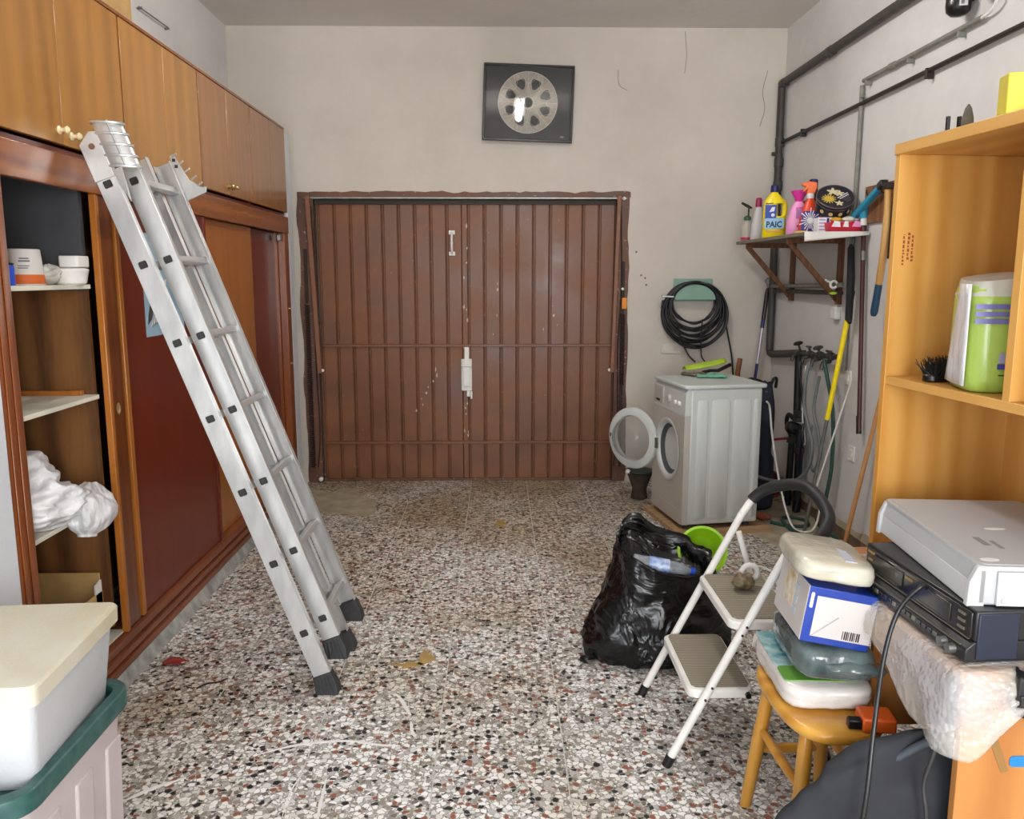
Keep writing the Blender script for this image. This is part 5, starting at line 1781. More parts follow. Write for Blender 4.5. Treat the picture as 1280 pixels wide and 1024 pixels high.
# ================================================================== RIGHT FOREGROUND: DESK AND BOOKCASE
M_BEECH = wood('beech_veneer', (206, 146, 66), (226, 172, 94), .38, 'z', 1.6, .15, .45, .2)
M_BEECHY = wood('beech_veneer_long', (206, 148, 72), (226, 174, 98), .38, 'y', 1.6, .15, .45, .2)
M_BEECHD = wood('beech_desk', (176, 112, 56), (196, 134, 72), .4, 'z', 1.6, .15, .4, .2)
desk = thing('desk', 'beech desk with panel legs standing at the right edge', 'desk', (1.45, 1.95, 0))
MB().box(-.49, .50, -.37, .43, .718, .742).build('top', M_BEECHD, desk, bevel=.002)
MB().box(-.47, .45, -.35, -.328, 0, .718).build('panel_leg', M_BEECHD, desk, bevel=.002)
MB().box(-.458, .45, .085, .103, .36, .718).build('modesty_panel', M_BEECHD, desk, bevel=.002)
MB().box(.45, .47, -.35, .42, 0, .718).build('panel_leg', M_BEECHD, desk, bevel=.002)
M_TAPE = mat('brown_tape', (170, 130, 70), .3)
MB().hexa([(-.425, -.3512, .615), (-.41, -.3512, .63), (-.36, -.3512, .505), (-.375, -.3512, .50), (-.425, -.350, .615), (-.41, -.350, .63), (-.36, -.350, .505), (-.375, -.350, .50)]).build('old_tape', mat('old_tape', (150, 112, 62), .5), desk, smooth=0)
MB().prism(rrect(-.36, -.28, .515, .54, .008, 3), -.352, -.350, 'y').build('blue_tape', mat('blue_tape', (40, 130, 200), .4), desk, smooth=0)

BR = 5.0
bc = thing('bookcase', 'beech open bookcase unit standing on the desk at right', 'bookcase', (1.118, 2.375, .7425), BR)
BL, BD, BH, BT = .80, .40, 1.165, .022
MB().box(0, BD, -BT, 0, 0, BH - BT).build('side_panel', M_BEECH, bc, bevel=.0015)
MB().box(0, BD, -BL, -BL + BT, 0, BH - BT).build('side_panel', M_BEECH, bc, bevel=.0015)
MB().box(-.004, BD, -BL - .002, .002, BH - BT, BH + .008).build('top_board', M_BEECHY, bc, bevel=.0015)
MB().box(.004, BD - .006, -BL + BT, -BT, .500, .524).build('shelf', M_BEECHY, bc, bevel=.0015)
MB().box(.004, BD - .006, -.535, -.535 + BT + .004, .524, BH - BT).build('divider', M_BEECH, bc, bevel=.0015)
MB().box(BD - .006, BD, -BL + BT, -BT, .02, BH - BT).build('back_panel', M_BEECH, bc, smooth=0)
M_STAMP = mat('stamp_ink', (150, 70, 40), .7)
rs = random.Random(3)
for (xo, z0, z1) in ((.026, .84, .925), (.040, .855, .93), (.052, .85, .925)):
    z = z0
    while z < z1:
        h_ = rs.uniform(.004, .010)
        MB().box(xo, xo + rs.uniform(.004, .007), -BT - .0005, -BT + .0005, z, min(z + h_, z1)).build('stamp_mark', M_STAMP, bc, smooth=0)
        z += h_ + .0035

# pack of paper towels
def bloc(x, y, z): return Matrix.Translation((1.118, 2.375, .7425)) @ RZ(BR) @ Vector((x, y, z))
M_GRNP = mat('lime_pack_film', (168, 196, 88), .28, var=.1, scale=8, bump=.15, bscale=25, coat=.3)
p = bloc(.105, -.315, .525)
pk = thing('paper_towel_pack', 'lime green and white plastic pack of paper towels on the bookcase shelf', 'pack', p, -14)
a, b, hh = .078, .105, .265
def packring(z, s, n_=32):
    out = []
    for k in range(n_):
        t_ = 2 * math.pi * k / n_
        c, s_ = math.cos(t_), math.sin(t_)
        q = (abs(c) ** 4 + abs(s_) ** 4) ** (-.25)
        w = 1 + .03 * fbm((c * 2, s_ * 2, z * 9))
        out.append((a * c * q * s * w, b * s_ * q * s * w, z))
    return out
MB().rings([packring(z, s) for (z, s) in ((0, .86), (.006, .93), (.03, 1.0), (.13, 1.02), (.22, 1.0), (.25, .96), (.262, .9))]).build('pack', M_GRNP, pk, smooth=60)
MB().grid(lambda u, v: (-a * 1.035 - .004 * math.sin(math.pi * u), -b * .86 + u * b * 1.5 * (1 - .45 * v), .015 + v * .25), 6, 8).build('white_wrap', M_FILM, pk, solid=.003)
MB().rings([[(q_[0] * 1.02, q_[1] * 1.02, .235) for k, q_ in enumerate(packring(.25, .98))], [(q_[0] * .9, q_[1] * .95, .283 + .012 * math.sin(k * 2 * math.pi / 32 + 1)) for k, q_ in enumerate(packring(.26, .95))]], cap0=False).build('clear_top', M_CLEARBAG, pk, smooth=60)
M_VIO = mat('violet_print', (110, 108, 168), .4)
for z in (.205, .187, .170):
    MB().box(-.072, .012, -b * 1.045, -b * 1.03, z, z + .012).build('violet_band', M_VIO, pk, smooth=0)
MB().box(-.012, .036, -b * 1.05, -b * 1.035, .075, .10).build('emblem', mat('grey_violet', (164, 160, 186), .5), pk, bevel=.004)
MB().box(-.014, .038, -b * 1.05, -b * 1.035, .060, .073).build('label_bar', mat('violet_dark', (70, 66, 150), .4), pk, smooth=0)
MB().box(.004, .036, -b * 1.05, -b * 1.035, .106, .163).build('label_block', M_WLBL, pk, smooth=0)
for k in range(6):
    MB().box(.008 + (k % 2) * .006, .032, -b * 1.053, -b * 1.045, .110 + k * .009, .114 + k * .009).build('print_line', pt, pk, smooth=0)
MB().box(-.01, .034, -b * 1.05, -b * 1.035, .044, .047).build('print_line', M_OLIVE, pk, smooth=0)
p = bloc(.11, -.16, .525)
br = thing('black_brush', 'black bristle brush lying behind the paper towel pack', 'brush', p, 10)
bm_ = MB()
rs = random.Random(5)
for k in range(300):
    x0, y0 = rs.uniform(-.07, .06), rs.uniform(-.022, .022)
    d = Vector((rs.uniform(-.5, .2), rs.uniform(-.5, .5), rs.uniform(.3, 1))).normalized()
    L_ = rs.uniform(.035, .06)
    b0 = Vector((x0, y0, .014))
    bm_.tube([b0, b0 + d * L_], [.0022, .0010], 3)
bo = bm_.build('bristles', mat('black_bristle', (22, 22, 22), .6), br, smooth=0)
bo['kind'] = 'stuff'
MB().prism(rrect(-.08, .07, -.024, .024, .02, 4), 0, .02).build('brush_back', M_BLACK, br, bevel=.004)
MB().tube([(.06, 0, .012), (.18, .01, .012)], [.012, .010], 8).build('brush_handle', M_BLACK, br)

# things on top of the bookcase
p = bloc(.07, -.20, BH + .008)
t = thing('stone_cone', 'grey pointed ornament on top of the bookcase', 'ornament', p)
MB().lathe([(.013, 0), (.015, .004), (.014, .035), (.008, .06), (.002, .07)], 14).build('cone', mat('grey_stone', (120, 112, 98), .8, var=.3, scale=30), t)
MB().lathe([(.017, 0), (.017, .012)], 14).build('base', M_DARK, t)
p = bloc(.09, -.10, BH + .008)
t = thing('tool_clip', 'small black clip with two prongs on top of the bookcase', 'clip', p)
MB().box(-.012, .03, -.012, .012, 0, .02).build('base', M_BLACK, t, bevel=.003)
for yy in (-.018, .012):
    MB().tube([(.01 + yy, 0, .015), (.01 + yy, 0, .058)], .006, 8).build('prong', M_BLACK, t)
p = bloc(.16, -.46, BH + .008)
t = thing('toy_box', 'yellow box printed in purple and orange on top of the bookcase', 'box', p, -12)
MB().prism([(-.10, 0), (.16, 0), (.16, .09), (.05, .09), (-.06, .02)], -.03, .03, 'x', RZ(90)).build('carton', mat('bright_yellow_card', (236, 216, 70), .5, var=.1), t, bevel=.003)
MB().prism([(-.01, .02), (.09, .03), (.10, .08), (.05, .10), (.02, .06)], .0302, .0308, 'x', RZ(-90) @ Matrix.Scale(-1, 4, (0, 1, 0))).build('purple_print', M_PUR, t, smooth=0)
MB().prism([(.01, .05), (.08, .06), (.06, .10)], .031, .0314, 'x', RZ(-90) @ Matrix.Scale(-1, 4, (0, 1, 0))).build('orange_print', M_ORG, t, smooth=0)
MB().tube([(-.05, -.035, .03), (.06, -.035, .17)], .007, 8).build('black_rod', M_BLACK, t)

# ------------------------------------------------------------------ bubble wrap over the desk edge
def bubble_mat(name):
    m, nt, b = new_mat(name)
    N, L = nt.nodes.new, nt.links.new
    tc = N('ShaderNodeTexCoord')
    v = N('ShaderNodeTexVoronoi')
    v.inputs['Scale'].default_value = 75
    L(tc.outputs['Object'], v.inputs['Vector'])
    n_ = N('ShaderNodeTexNoise')
    n_.inputs['Scale'].default_value = 7
    n_.inputs['Detail'].default_value = 4
    L(tc.outputs['Object'], n_.inputs['Vector'])
    r = N('ShaderNodeValToRGB')
    r.color_ramp.elements[0].position = .40
    r.color_ramp.elements[1].position = .70
    r.color_ramp.elements[0].color = rgb(246, 246, 248)
    r.color_ramp.elements[1].color = rgb(230, 218, 194)
    L(n_.outputs['Fac'], r.inputs[0])
    L(r.outputs[0], b.inputs['Base Color'])
    bp = N('ShaderNodeBump')
    bp.inputs['Strength'].default_value = .6
    bp.inputs['Distance'].default_value = .006
    bp.invert = True
    L(v.outputs['Distance'], bp.inputs['Height'])
    L(bp.outputs[0], b.inputs['Normal'])
    b.inputs['Roughness'].default_value = .12
    b.inputs['Alpha'].default_value = .30
    b.inputs['Specular IOR Level'].default_value = .8
    return m


M_BUB = bubble_mat('bubble_wrap')
bwp = thing('bubble_wrap', 'sheet of bubble wrap draped over the front edge of the desk', 'bubble wrap', (.95, 1.9, .743))
# the sheet lies on the desk and hangs over its front (left) edge; lower border as far as it hangs
edge = [(2.30, .03), (2.14, .05), (2.06, .125), (2.0, .11), (1.92, .075), (1.81, .12), (1.69, .17), (1.60, .18), (1.57, .18)]
def drop(y):
    for (y1, d1), (y0, d0) in zip(edge, edge[1:]):
        if y0 <= y <= y1:
            k = (y - y0) / (y1 - y0)
            return d0 + (d1 - d0) * k
    return edge[-1][1]
def wrap(u, v):
    # u runs along the desk edge: far end, near corner, then along the near edge; v from the desk top down the hanging side
    s_ = u * 1.10
    q = .009 * fbm((u * 9, v * 5, 2.2))
    c0 = .70
    if s_ < c0:
        B, n_ = Vector((.955, 2.30 - s_, 0)), Vector((-1, 0, 0))
        d = drop(2.30 - s_)
    elif s_ < c0 + .06:
        a_ = (s_ - c0) / .06 * math.pi / 2
        n_ = Vector((-math.cos(a_), -math.sin(a_), 0))
        B = Vector((.975, 1.595, 0)) + n_ * .02
        d = .185
    else:
        k = (s_ - c0 - .06)
        n_ = Vector((0, -1, 0))
        B = Vector((.975 + k, 1.575, 0))
        d = max(.012, .185 - k * 1.15)
    if v < .4:
        p_ = B - n_ * (.30 * (1 - v / .4))
        z = .004 + abs(q) * .3
    else:
        k = (v - .4) / .6
        p_ = B + n_ * (.006 + .022 * math.sin(min(1, k * 2.2) * math.pi / 2) + .018 * k * abs(fbm((u * 7, 3.1, k))) + abs(q))
        z = .006 - d * k + q * .3
    if s_ >= c0 and v < .4:
        p_ = B - n_ * (.06 * (1 - v / .4))
    return (p_.x - .95, p_.y - 1.9, z)
MB().grid(wrap, 80, 26).build('draped_sheet', M_BUB, bwp, solid=.002, smooth=180)

# ------------------------------------------------------------------ tape deck and video recorder
M_DECK = mat('black_deck', (26, 26, 28), .35, spec=.6)
M_DECKG = mat('deck_panel', (34, 34, 34), .2, spec=.7)
M_DECKL = mat('deck_line', (132, 128, 112), .35, .5)
dk = thing('tape_deck', 'black tape deck with rows of buttons lying under the silver recorder', 'tape deck', (.982, 1.595, .7545), 3.3)
# local y runs away from the camera, the front face is x = 0
MB().box(.006, .33, 0, .455, .045, .112).build('case', M_DECK, dk, bevel=.004)
MB().prism([(-.012, .0), (.03, .0), (.33, .0), (.33, .045), (.006, .045), (-.012, .030)], 0, .455, 'y').build('lower_case', M_DECK, dk, bevel=.003)
MB().box(0.002, .008, .01, .447, .050, .106).build('fascia', M_DECKG, dk, bevel=.002)
MB().box(-.0005, .003, .012, .445, .0475, .0495).build('trim_line', M_DECKL, dk, smooth=0)
MB().box(-.013, -.008, .02, .44, .0325, .0345).build('trim_line', M_DECKL, dk, smooth=0)
for k in range(15):
    MB().box(-.0145, -.009, .10 + k * .021, .115 + k * .021, .012, .022).build('button', M_DECKG if k % 4 else M_DECKL, dk, bevel=.001)
for (yy, zz) in ((.04, .016), (.07, .018)):
    MB().lathe([(.011, 0), (.010, .016), (.003, .017)], 14, T(-.011, yy, zz) @ RY(-90)).build('knob', M_STEEL, dk)
for k in range(3):
    MB().box(-.001, .003, .03, .052, .060 + k * .016, .066 + k * .016).build('key', M_DECKL, dk, smooth=0)
MB().box(-.0008, .003, .08, .20, .058, .098).build('display', mat('deck_display', (52, 52, 40), .15), dk, bevel=.002)
MB().box(-.0008, .003, .27, .40, .060, .098).build('cassette_door', mat('smoked_window', (14, 14, 14), .08), dk, bevel=.003)
for (y0, y1, zz) in ((.405, .435, .094), (.412, .432, .075), (.23, .26, .088)):
    MB().box(-.0009, .003, y0, y1, zz, zz + .006).build('fascia_print', mat('dim_gold', (140, 112, 60), .4), dk, smooth=0)
MB().box(.01, .10, -.004, .002, .006, .108).build('navy_side', mat('navy_side', (30, 36, 54), .5), dk, bevel=.003)
MB().lathe([(.032, 0), (.032, .004), (.026, .006), (.024, .003), (.016, .003), (.014, .006), (.004, .006)], 22, T(.155, -.0005, .06) @ RX(90)).build('side_socket', M_DECK, dk)

M_SILV = mat('silver_grey_plastic', (186, 188, 190), .42, var=.04, scale=5)
M_SILVW = mat('pale_silver_plastic', (206, 207, 208), .42, var=.04, scale=5)
vc = thing('video_recorder', 'silver grey video recorder lying on top of the black tape deck', 'video recorder', (.99, 1.628, .868), -5)
L_, Dp, Hv = .525, .36, .088
MB().box(.012, Dp, .0, L_, 0, Hv - .006).build('case', M_SILV, vc, bevel=.006, seg=3)
MB().prism([(.0, .0), (.013, .0), (.013, .05), (.004, .048)], .018, L_ - .018, 'y').build('lower_fascia', M_SILVW, vc, bevel=.002)
MB().prism([(.004, .048), (.013, .048), (.02, .08), (.014, .082)], .018, L_ - .018, 'y').build('upper_fascia', M_SILV, vc, bevel=.002)
for yy in (.0, L_ - .018):
    MB().prism([(-.006, -.004), (.03, -.004), (.03, .084), (.012, .084), (-.003, .05)], yy, yy + .018, 'y').build('corner_post', M_SILVW, vc, bevel=.003)
lid = rrect(.012, Dp + .004, -.004, L_ + .003, .018, 4)
lid2 = rrect(.022, Dp - .006, .006, L_ - .008, .014, 4)
MB().rings([[(q[0], q[1], Hv - .008) for q in lid], [(q[0], q[1], Hv - .001) for q in lid], [(q[0], q[1], Hv) for q in lid2], [(q[0], q[1], Hv + .001) for q in lid2]]).build('lid', M_SILV, vc, smooth=30)
MB().box(.05, Dp - .01, -.008, .0, .002, Hv - .012).build('side_panel', M_SILVW, vc, bevel=.002)
MB().box(.085, Dp - .03, -.0095, -.006, .006, .05).build('side_cover', M_SILVW, vc, bevel=.0015)
MB().lathe([(.006, 0), (.006, .003), (.002, .004)], 12, T(.064, -.0075, .014) @ RX(90)).build('screw', M_SILV, vc)
for (x0, x1, y0, y1) in ((.085, .10, .13, .19), (.11, .12, .11, .165)):
    MB().box(x0, x1, y0, y1, Hv + .0008, Hv + .0014).build('lid_print', mat('grey_lid_print', (140, 140, 140), .5), vc, smooth=0)
MB().prism([(.05 + .02 * math.cos(q * .5236), .035 + .010 * math.sin(q * .5236)) for q in range(12)], Hv + .0008, Hv + .0016).build('lid_badge', mat('badge_white', (240, 240, 238), .3), vc, smooth=0)
MB().prism([(.17 + .025 * math.cos(q * .5236), .26 + .008 * math.sin(q * .5236)) for q in range(12)], Hv + .0008, Hv + .0016).build('lid_badge', mat('badge_white', (240, 240, 238), .3), vc, smooth=0)

t = thing('power_adapter', 'black angular plug lying on the near corner of the desk', 'adapter', (1.10, 1.555, .70), -20)
MB().prism([(-.045, -.035), (.06, -.06), (.09, -.03), (.07, .035), (-.04, .05)], -.03, .03, 'y').build('body', M_DECK, t, bevel=.006)
MB().box(-.035, .03, -.034, -.028, -.012, .012).build('socket_slot', M_DECKG, t, bevel=.003)

hose('black signal cable hanging from the tape deck front to the bag', [(.968, 1.76, .855), (.945, 1.745, .862), (.905, 1.755, .80), (.868, 1.73, .70), (.828, 1.67, .56), (.80, 1.625, .42), (.775, 1.612, .25), (.755, 1.608, .02)], .0055, mat('cable_black', (30, 30, 32), .3), 'signal_cable', 'cable')
hose('thin dark cable dangling below the bubble wrap under the desk', [(.955, 1.63, .60), (.94, 1.625, .53), (.93, 1.635, .45), (.935, 1.622, .36), (.93, 1.625, .1)], .0045, mat('cable_grey', (56, 56, 58), .35), 'signal_cable', 'cable')

# ------------------------------------------------------------------ black cloth bag under the desk
M_CLOTH = mat('black_cloth', (42, 44, 50), .75, var=.35, scale=6, bump=.3, bscale=14, c2=(30, 31, 36))
t = thing('black_cloth_bag', 'slouching black cloth bag on the floor under the desk', 'bag', (.985, 1.715, 0))
def bagp(v):
    return (1.0 - .12 * v) if v < .35 else max(.05, (1 - ((v - .35) / .66) ** 1.7) ** .62 * .958)
crumple('bag', M_CLOTH, t, .37, .072, .55, 3.7, n=52, rows=30, amp=.16, k=1.3, prof=bagp, expo=2.3)
MB().tube(cr([(-.12, -.02, .46), (.0, -.035, .535), (.13, -.03, .535), (.24, -.02, .47)], 6), .010, 8).build('strap', mat('bag_strap', (58, 66, 72), .7), t, smooth=60)

# ------------------------------------------------------------------ wooden stool
M_PINE = wood('lacquered_pine', (196, 134, 44), (222, 166, 70), .32, 'x', 2.2, .3, .5, .2)
M_PINEZ = wood('lacquered_pine_leg', (190, 128, 42), (214, 156, 64), .32, 'z', 2.5, .3, .4, .2)
st = thing('wooden_stool', 'lacquered pine stool with turned legs carrying a heap of packs', 'stool', (.85, 2.045, 0), 2)
def string(z, s, n_=40):
    out = []
    for k in range(n_):
        a_ = 2 * math.pi * k / n_
        c, s_ = math.cos(a_), math.sin(a_)
        q = (abs(c) ** 3.0 + abs(s_) ** 3.0) ** (-1 / 3.0)
        out.append((.128 * c * q * s, .212 * s_ * q * s, z))
    return out
MB().rings([string(.418, .95), string(.424, .985), string(.438, 1.0), string(.446, .985), string(.450, .95), string(.448, .6)]).build('seat', M_PINE, st, smooth=40)
legs = []
for (sx, sy) in ((-1, 1), (-1, -1), (1, 1), (1, -1)):
    tp, bt = Vector((sx * .075, sy * .125, .425)), Vector((sx * .112, sy * .178, 0))
    P, Rr = [], []
    for (k, r_) in ((0, .016), (.10, .0175), (.3, .019), (.50, .0205), (.54, .021), (.56, .0175), (.58, .0215), (.60, .0175), (.62, .0215), (.64, .018), (.70, .0195), (.85, .019), (.93, .017), (1, .014)):
        P.append(bt + (tp - bt) * k)
        Rr.append(r_)
    legs.append((tp, bt))
    MB().tube(P, Rr, 14).build('leg', M_PINEZ, st, smooth=50)
def lpnt(i, k): return legs[i][1] + (legs[i][0] - legs[i][1]) * k
for (i, j, k) in ((0, 1, .62), (2, 3, .62), (0, 2, .46), (1, 3, .46)):
    a_, b_ = lpnt(i, k), lpnt(j, k)
    MB().tube([a_, a_ + (b_ - a_) * .25, a_ + (b_ - a_) * .5, a_ + (b_ - a_) * .75, b_], [.010, .013, .0145, .013, .010], 10).build('stretcher', M_PINEZ, st, smooth=50)

# heap on the stool
M_PACKW = mat('glossy_white_film', (220, 214, 208), .22, bump=.4, bscale=22, coat=.3, var=.06)
M_PACKG = mat('leaf_green_print', (104, 158, 66), .3, coat=.3)
M_PACKT = mat('pale_teal_print', (196, 220, 220), .3, var=.35, scale=24, c2=(110, 164, 170), coat=.3)
t = thing('wipes_pack', 'white plastic pack printed green and teal lying on the stool seat', 'pack', (.86, 2.12, .4515), -3)
def pillow(rx, ry, h, seed, n_=44, rows=10, e=4.5):
    R_ = []
    for j in range(rows + 1):
        v = j / rows
        s = (1 - abs(2 * v - 1) ** 3.0) ** .5 * .10 + .90
        ring = []
        for k in range(n_):
            a_ = 2 * math.pi * k / n_
            c, s_ = math.cos(a_), math.sin(a_)
            q = (abs(c) ** e + abs(s_) ** e) ** (-1 / e)
            w = 1 + .035 * fbm((c * 3 + seed, s_ * 3, v * 3))
            ring.append((rx * c * q * s * w, ry * s_ * q * s * w, h * v))
        R_.append(ring)
    return MB().rings(R_)
pillow(.118, .18, .060, 3.0, e=6).build('pack', M_PACKW, t, smooth=60)
MB().prism(rrect(-.112, .07, -.05, .165, .02, 4), .0605, .0635).build('teal_panel', M_PACKT, t, smooth=0)
MB().prism(rrect(-.11, .09, -.135, -.055, .015, 4), .0605, .0635).build('green_panel', M_PACKG, t, smooth=0)
for k in range(5):
    MB().prism(rrect(-.09 + (k % 2) * .015, -.05, .0 + k * .03, .018 + k * .03, .006, 3), .0632, .0642).build('printed_letter', mat('teal_print', (96, 160, 176), .4), t, smooth=0)
MB().prism([(-.12, .15), (-.10, .21), (-.085, .175)], .02, .035).build('film_corner', M_PACKW, t, smooth=0)
M_GREYB = mat('grey_green_plastic', (112, 128, 128), .16, var=.35, scale=9, bump=.5, bscale=18, c2=(66, 78, 78), coat=.5)
t = thing('grey_plastic_bag', 'shiny grey green plastic bag on the heap between wipes pack and blue box', 'bag', (.872, 2.095, .528), rot=(math.radians(-3), math.radians(4), math.radians(-5)))
pillow(.10, .165, .078, 9.0, e=6).build('bag', M_GREYB, t, smooth=60)
crumple('bag_end', M_GREYB, t, .085, .05, .055, 4.9, n=26, rows=12, amp=.45, k=7, M=T(.03, -.13, .005))
# blue and white carton standing tilted on the bag
M_BOXB = mat('royal_blue_card', (28, 62, 160), .3, coat=.3)
M_BOXW = mat('pale_card', (216, 208, 204), .4, var=.06)
t = thing('blue_carton', 'blue edged carton with a pale label tilted on top of the heap', 'carton', (.860, 2.085, .618), rot=(math.radians(-3), math.radians(9), math.radians(-6)))
cx, cy, ch = .085, .135, .145
MB().box(-cx, cx, -cy, cy, 0, ch).build('carton', M_BOXB, t, bevel=.002)
MB().box(-cx - .0012, -cx + .001, -cy + .002, cy, .002, ch).build('printed_side', M_BOXW, t, smooth=0)
MB().box(-cx + .022, cx, -cy - .0012, -cy + .001, .018, ch - .022).build('pale_label', M_BOXW, t, smooth=0)
MB().hexa([(-cx + .022, -cy - .0018, .018), (-cx + .026, -cy - .0018, .018), (0, -cy - .0018, .075), (-.003, -cy - .0018, .078), (-cx + .022, -cy - .0010, .018), (-cx + .026, -cy - .0010, .018), (0, -cy - .0010, .075), (-.003, -cy - .0010, .078)]).build('label_fold', mat('fold_grey', (176, 172, 170), .5), t, smooth=0)
for k in range(9):
    MB().box(.015 + k * .005, .015 + k * .005 + (.0032 if k % 3 else .0018), -cy - .002, -cy - .001, .022, .044).build('barcode_bar', M_BLACK, t, smooth=0)
MB().box(-cx - .002, -cx - .001, -.02, .06, .05, .14).build('printed_picture', mat('ochre_print', (200, 172, 110), .5, var=.4, scale=30, c2=(232, 226, 214)), t, smooth=0)
for k in range(3):
    MB().box(-cx - .002, -cx - .001, -.055, -.03, .04 + k * .03, .06 + k * .03).build('print_block', mat('pale_blue_print', (190, 204, 216), .5), t, smooth=0)
MB().prism(rrect(-cx + .006, -cx + .014, .09, .13, .003, 3), -cy - .0015, -cy - .0005, 'y').build('white_oval', M_WLBL, t, smooth=0)
t = thing('clear_bag_pack', 'clear plastic wrapped pack lying on top of the blue carton', 'pack', (.870, 2.10, .782), rot=(math.radians(-2), math.radians(8), math.radians(-7)))
M_PACKC = mat('cream_film', (222, 218, 202), .2, bump=.5, bscale=20, var=.15, scale=8, c2=(198, 192, 172), coat=.4)
pillow(.10, .15, .05, 14.0, e=5).build('pack', M_PACKC, t, smooth=60)
MB().prism([(.02, -.10), (.05, -.10), (.05, .0), (.03, .02)], .0495, .052).build('tape', mat('pale_lilac_tape', (200, 206, 222), .3), t, smooth=0)
t = thing('orange_case', 'orange plastic case on the stool edge under the wipes pack', 'case', (.922, 1.878, .4515), -8)
MB().box(-.03, .05, -.04, .03, 0, .036).build('case', mat('deep_orange', (216, 92, 30), .4), t, bevel=.005)
MB().box(-.062, -.03, -.035, -.01, .004, .028).build('black_catch', M_BLACK, t, bevel=.003)

# ================================================================== STEP STOOL
M_STEEL_W = mat('white_painted_steel', (244, 242, 236), .35, var=.10, scale=14)
def ribbed(name):
    m, nt, b = new_mat(name)
    N, L = nt.nodes.new, nt.links.new
    tc = N('ShaderNodeTexCoord')
    w = N('ShaderNodeTexWave')
    w.bands_direction = 'Y'
    w.inputs['Scale'].default_value = 26
    L(tc.outputs['Object'], w.inputs['Vector'])
    n_ = N('ShaderNodeTexNoise')
    n_.inputs['Scale'].default_value = 9
    L(tc.outputs['Object'], n_.inputs['Vector'])
    r = N('ShaderNodeValToRGB')
    r.color_ramp.elements[0].color = rgb(110, 102, 90)
    r.color_ramp.elements[1].color = rgb(170, 160, 142)
    L(w.outputs['Fac'], r.inputs[0])
    mx = N('ShaderNodeMix')
    mx.data_type = 'RGBA'
    mx.blend_type = 'MULTIPLY'
    mx.inputs[0].default_value = .5
    L(r.outputs[0], mx.inputs[6])
    L(n_.outputs['Color'], mx.inputs[7])
    L(r.outputs[0], b.inputs['Base Color'])
    b.inputs['Roughness'].default_value = .8
    bp = N('ShaderNodeBump')
    bp.inputs['Strength'].default_value = .5
    bp.inputs['Distance'].default_value = .004
    L(w.outputs['Fac'], bp.inputs['Height'])
    L(bp.outputs[0], b.inputs['Normal'])
    return m
M_RIB = ribbed('ribbed_mat')
ss = thing('step_stool', 'white folding step stool with two treads and a black padded hand loop', 'step stool', (.55, 2.65, 0))
def sp(p): return (p[0] - .55, p[1] - 2.65, p[2])
RT = .0135
for yy in (2.42, 2.88):
    a_, b_ = (.55, yy, .03), (.886, yy, .702)
    r = MB().tube([sp(a_), sp(b_)], RT, 12).build('rail', M_STEEL_W, ss, smooth=50)
    MB().tube([sp((.537, yy, 0)), sp((.552, yy, .034))], .0165, 12).build('foot', M_BLACK, r, smooth=50)
loop = [(.886, 2.88, .702), (.93, 2.877, .765), (.975, 2.84, .808), (1.035, 2.745, .842), (1.058, 2.64, .832), (1.062, 2.54, .785), (1.01, 2.465, .748), (.945, 2.43, .725), (.886, 2.42, .702)]
lc = cr([sp(p) for p in loop], 8)
MB().tube(lc, RT, 12).build('hand_loop', M_STEEL_W, ss, smooth=50)
MB().tube(lc[6:58], .0205, 12).build('grip', mat('black_foam', (30, 30, 31), .55), ss, smooth=60)
for yy, s in ((2.445, 1), (2.855, -1)):
    r = MB().tube([sp((.868, yy, .64)), sp((1.06, yy, .02))], .0105, 10).build('rear_leg', M_STEEL_W, ss, smooth=50)
    MB().tube([sp((1.068, yy, 0)), sp((1.058, yy, .03))], .0135, 10).build('foot', M_BLACK, r, smooth=50)
MB().tube([sp((1.02, 2.445, .15)), sp((1.02, 2.855, .15))], .009, 8).build('rear_bar', M_STEEL_W, ss, smooth=50)
for (x0, x1, zz) in ((.605, .815, .25), (.728, .955, .48)):
    y0, y1 = 2.438, 2.862
    o_ = rrect(x0, x1, y0, y1, .035, 6)
    i_ = rrect(x0 + .012, x1 - .006, y0 + .012, y1 - .012, .026, 6)
    tr_ = MB().rings([[sp((q[0], q[1], zz - .03)) for q in o_], [sp((q[0], q[1], zz - .004)) for q in o_], [sp((q[0], q[1], zz)) for q in i_]], cap0=True, cap1=True).build('tread', M_STEEL_W, ss, bevel=.003)
    m_ = rrect(x0 + .015, x1 - .008, y0 + .016, y1 - .016, .022, 6)
    MB().rings([[sp((q[0], q[1], zz - .0005)) for q in m_], [sp((q[0], q[1], zz + .003)) for q in m_]]).build('ribbed_mat', M_RIB, tr_, smooth=0)
    for yy in (y0 - .002, y1 + .002):
        MB().lathe([(.009, -.008), (.009, .008)], 10, T(*sp((x1 - .02, yy, zz - .018))) @ RX(90)).build('hinge_bolt', M_BLACK, tr_)
for (k, yy) in ((.30, 2.405), (.36, 2.405), (.62, 2.405), (.66, 2.405)):
    MB().lathe([(.004, -.002), (.004, .002)], 8, T(*sp((.55 + .336 * k, yy, .03 + .672 * k))) @ RX(90)).build('rivet', M_DARK, ss)

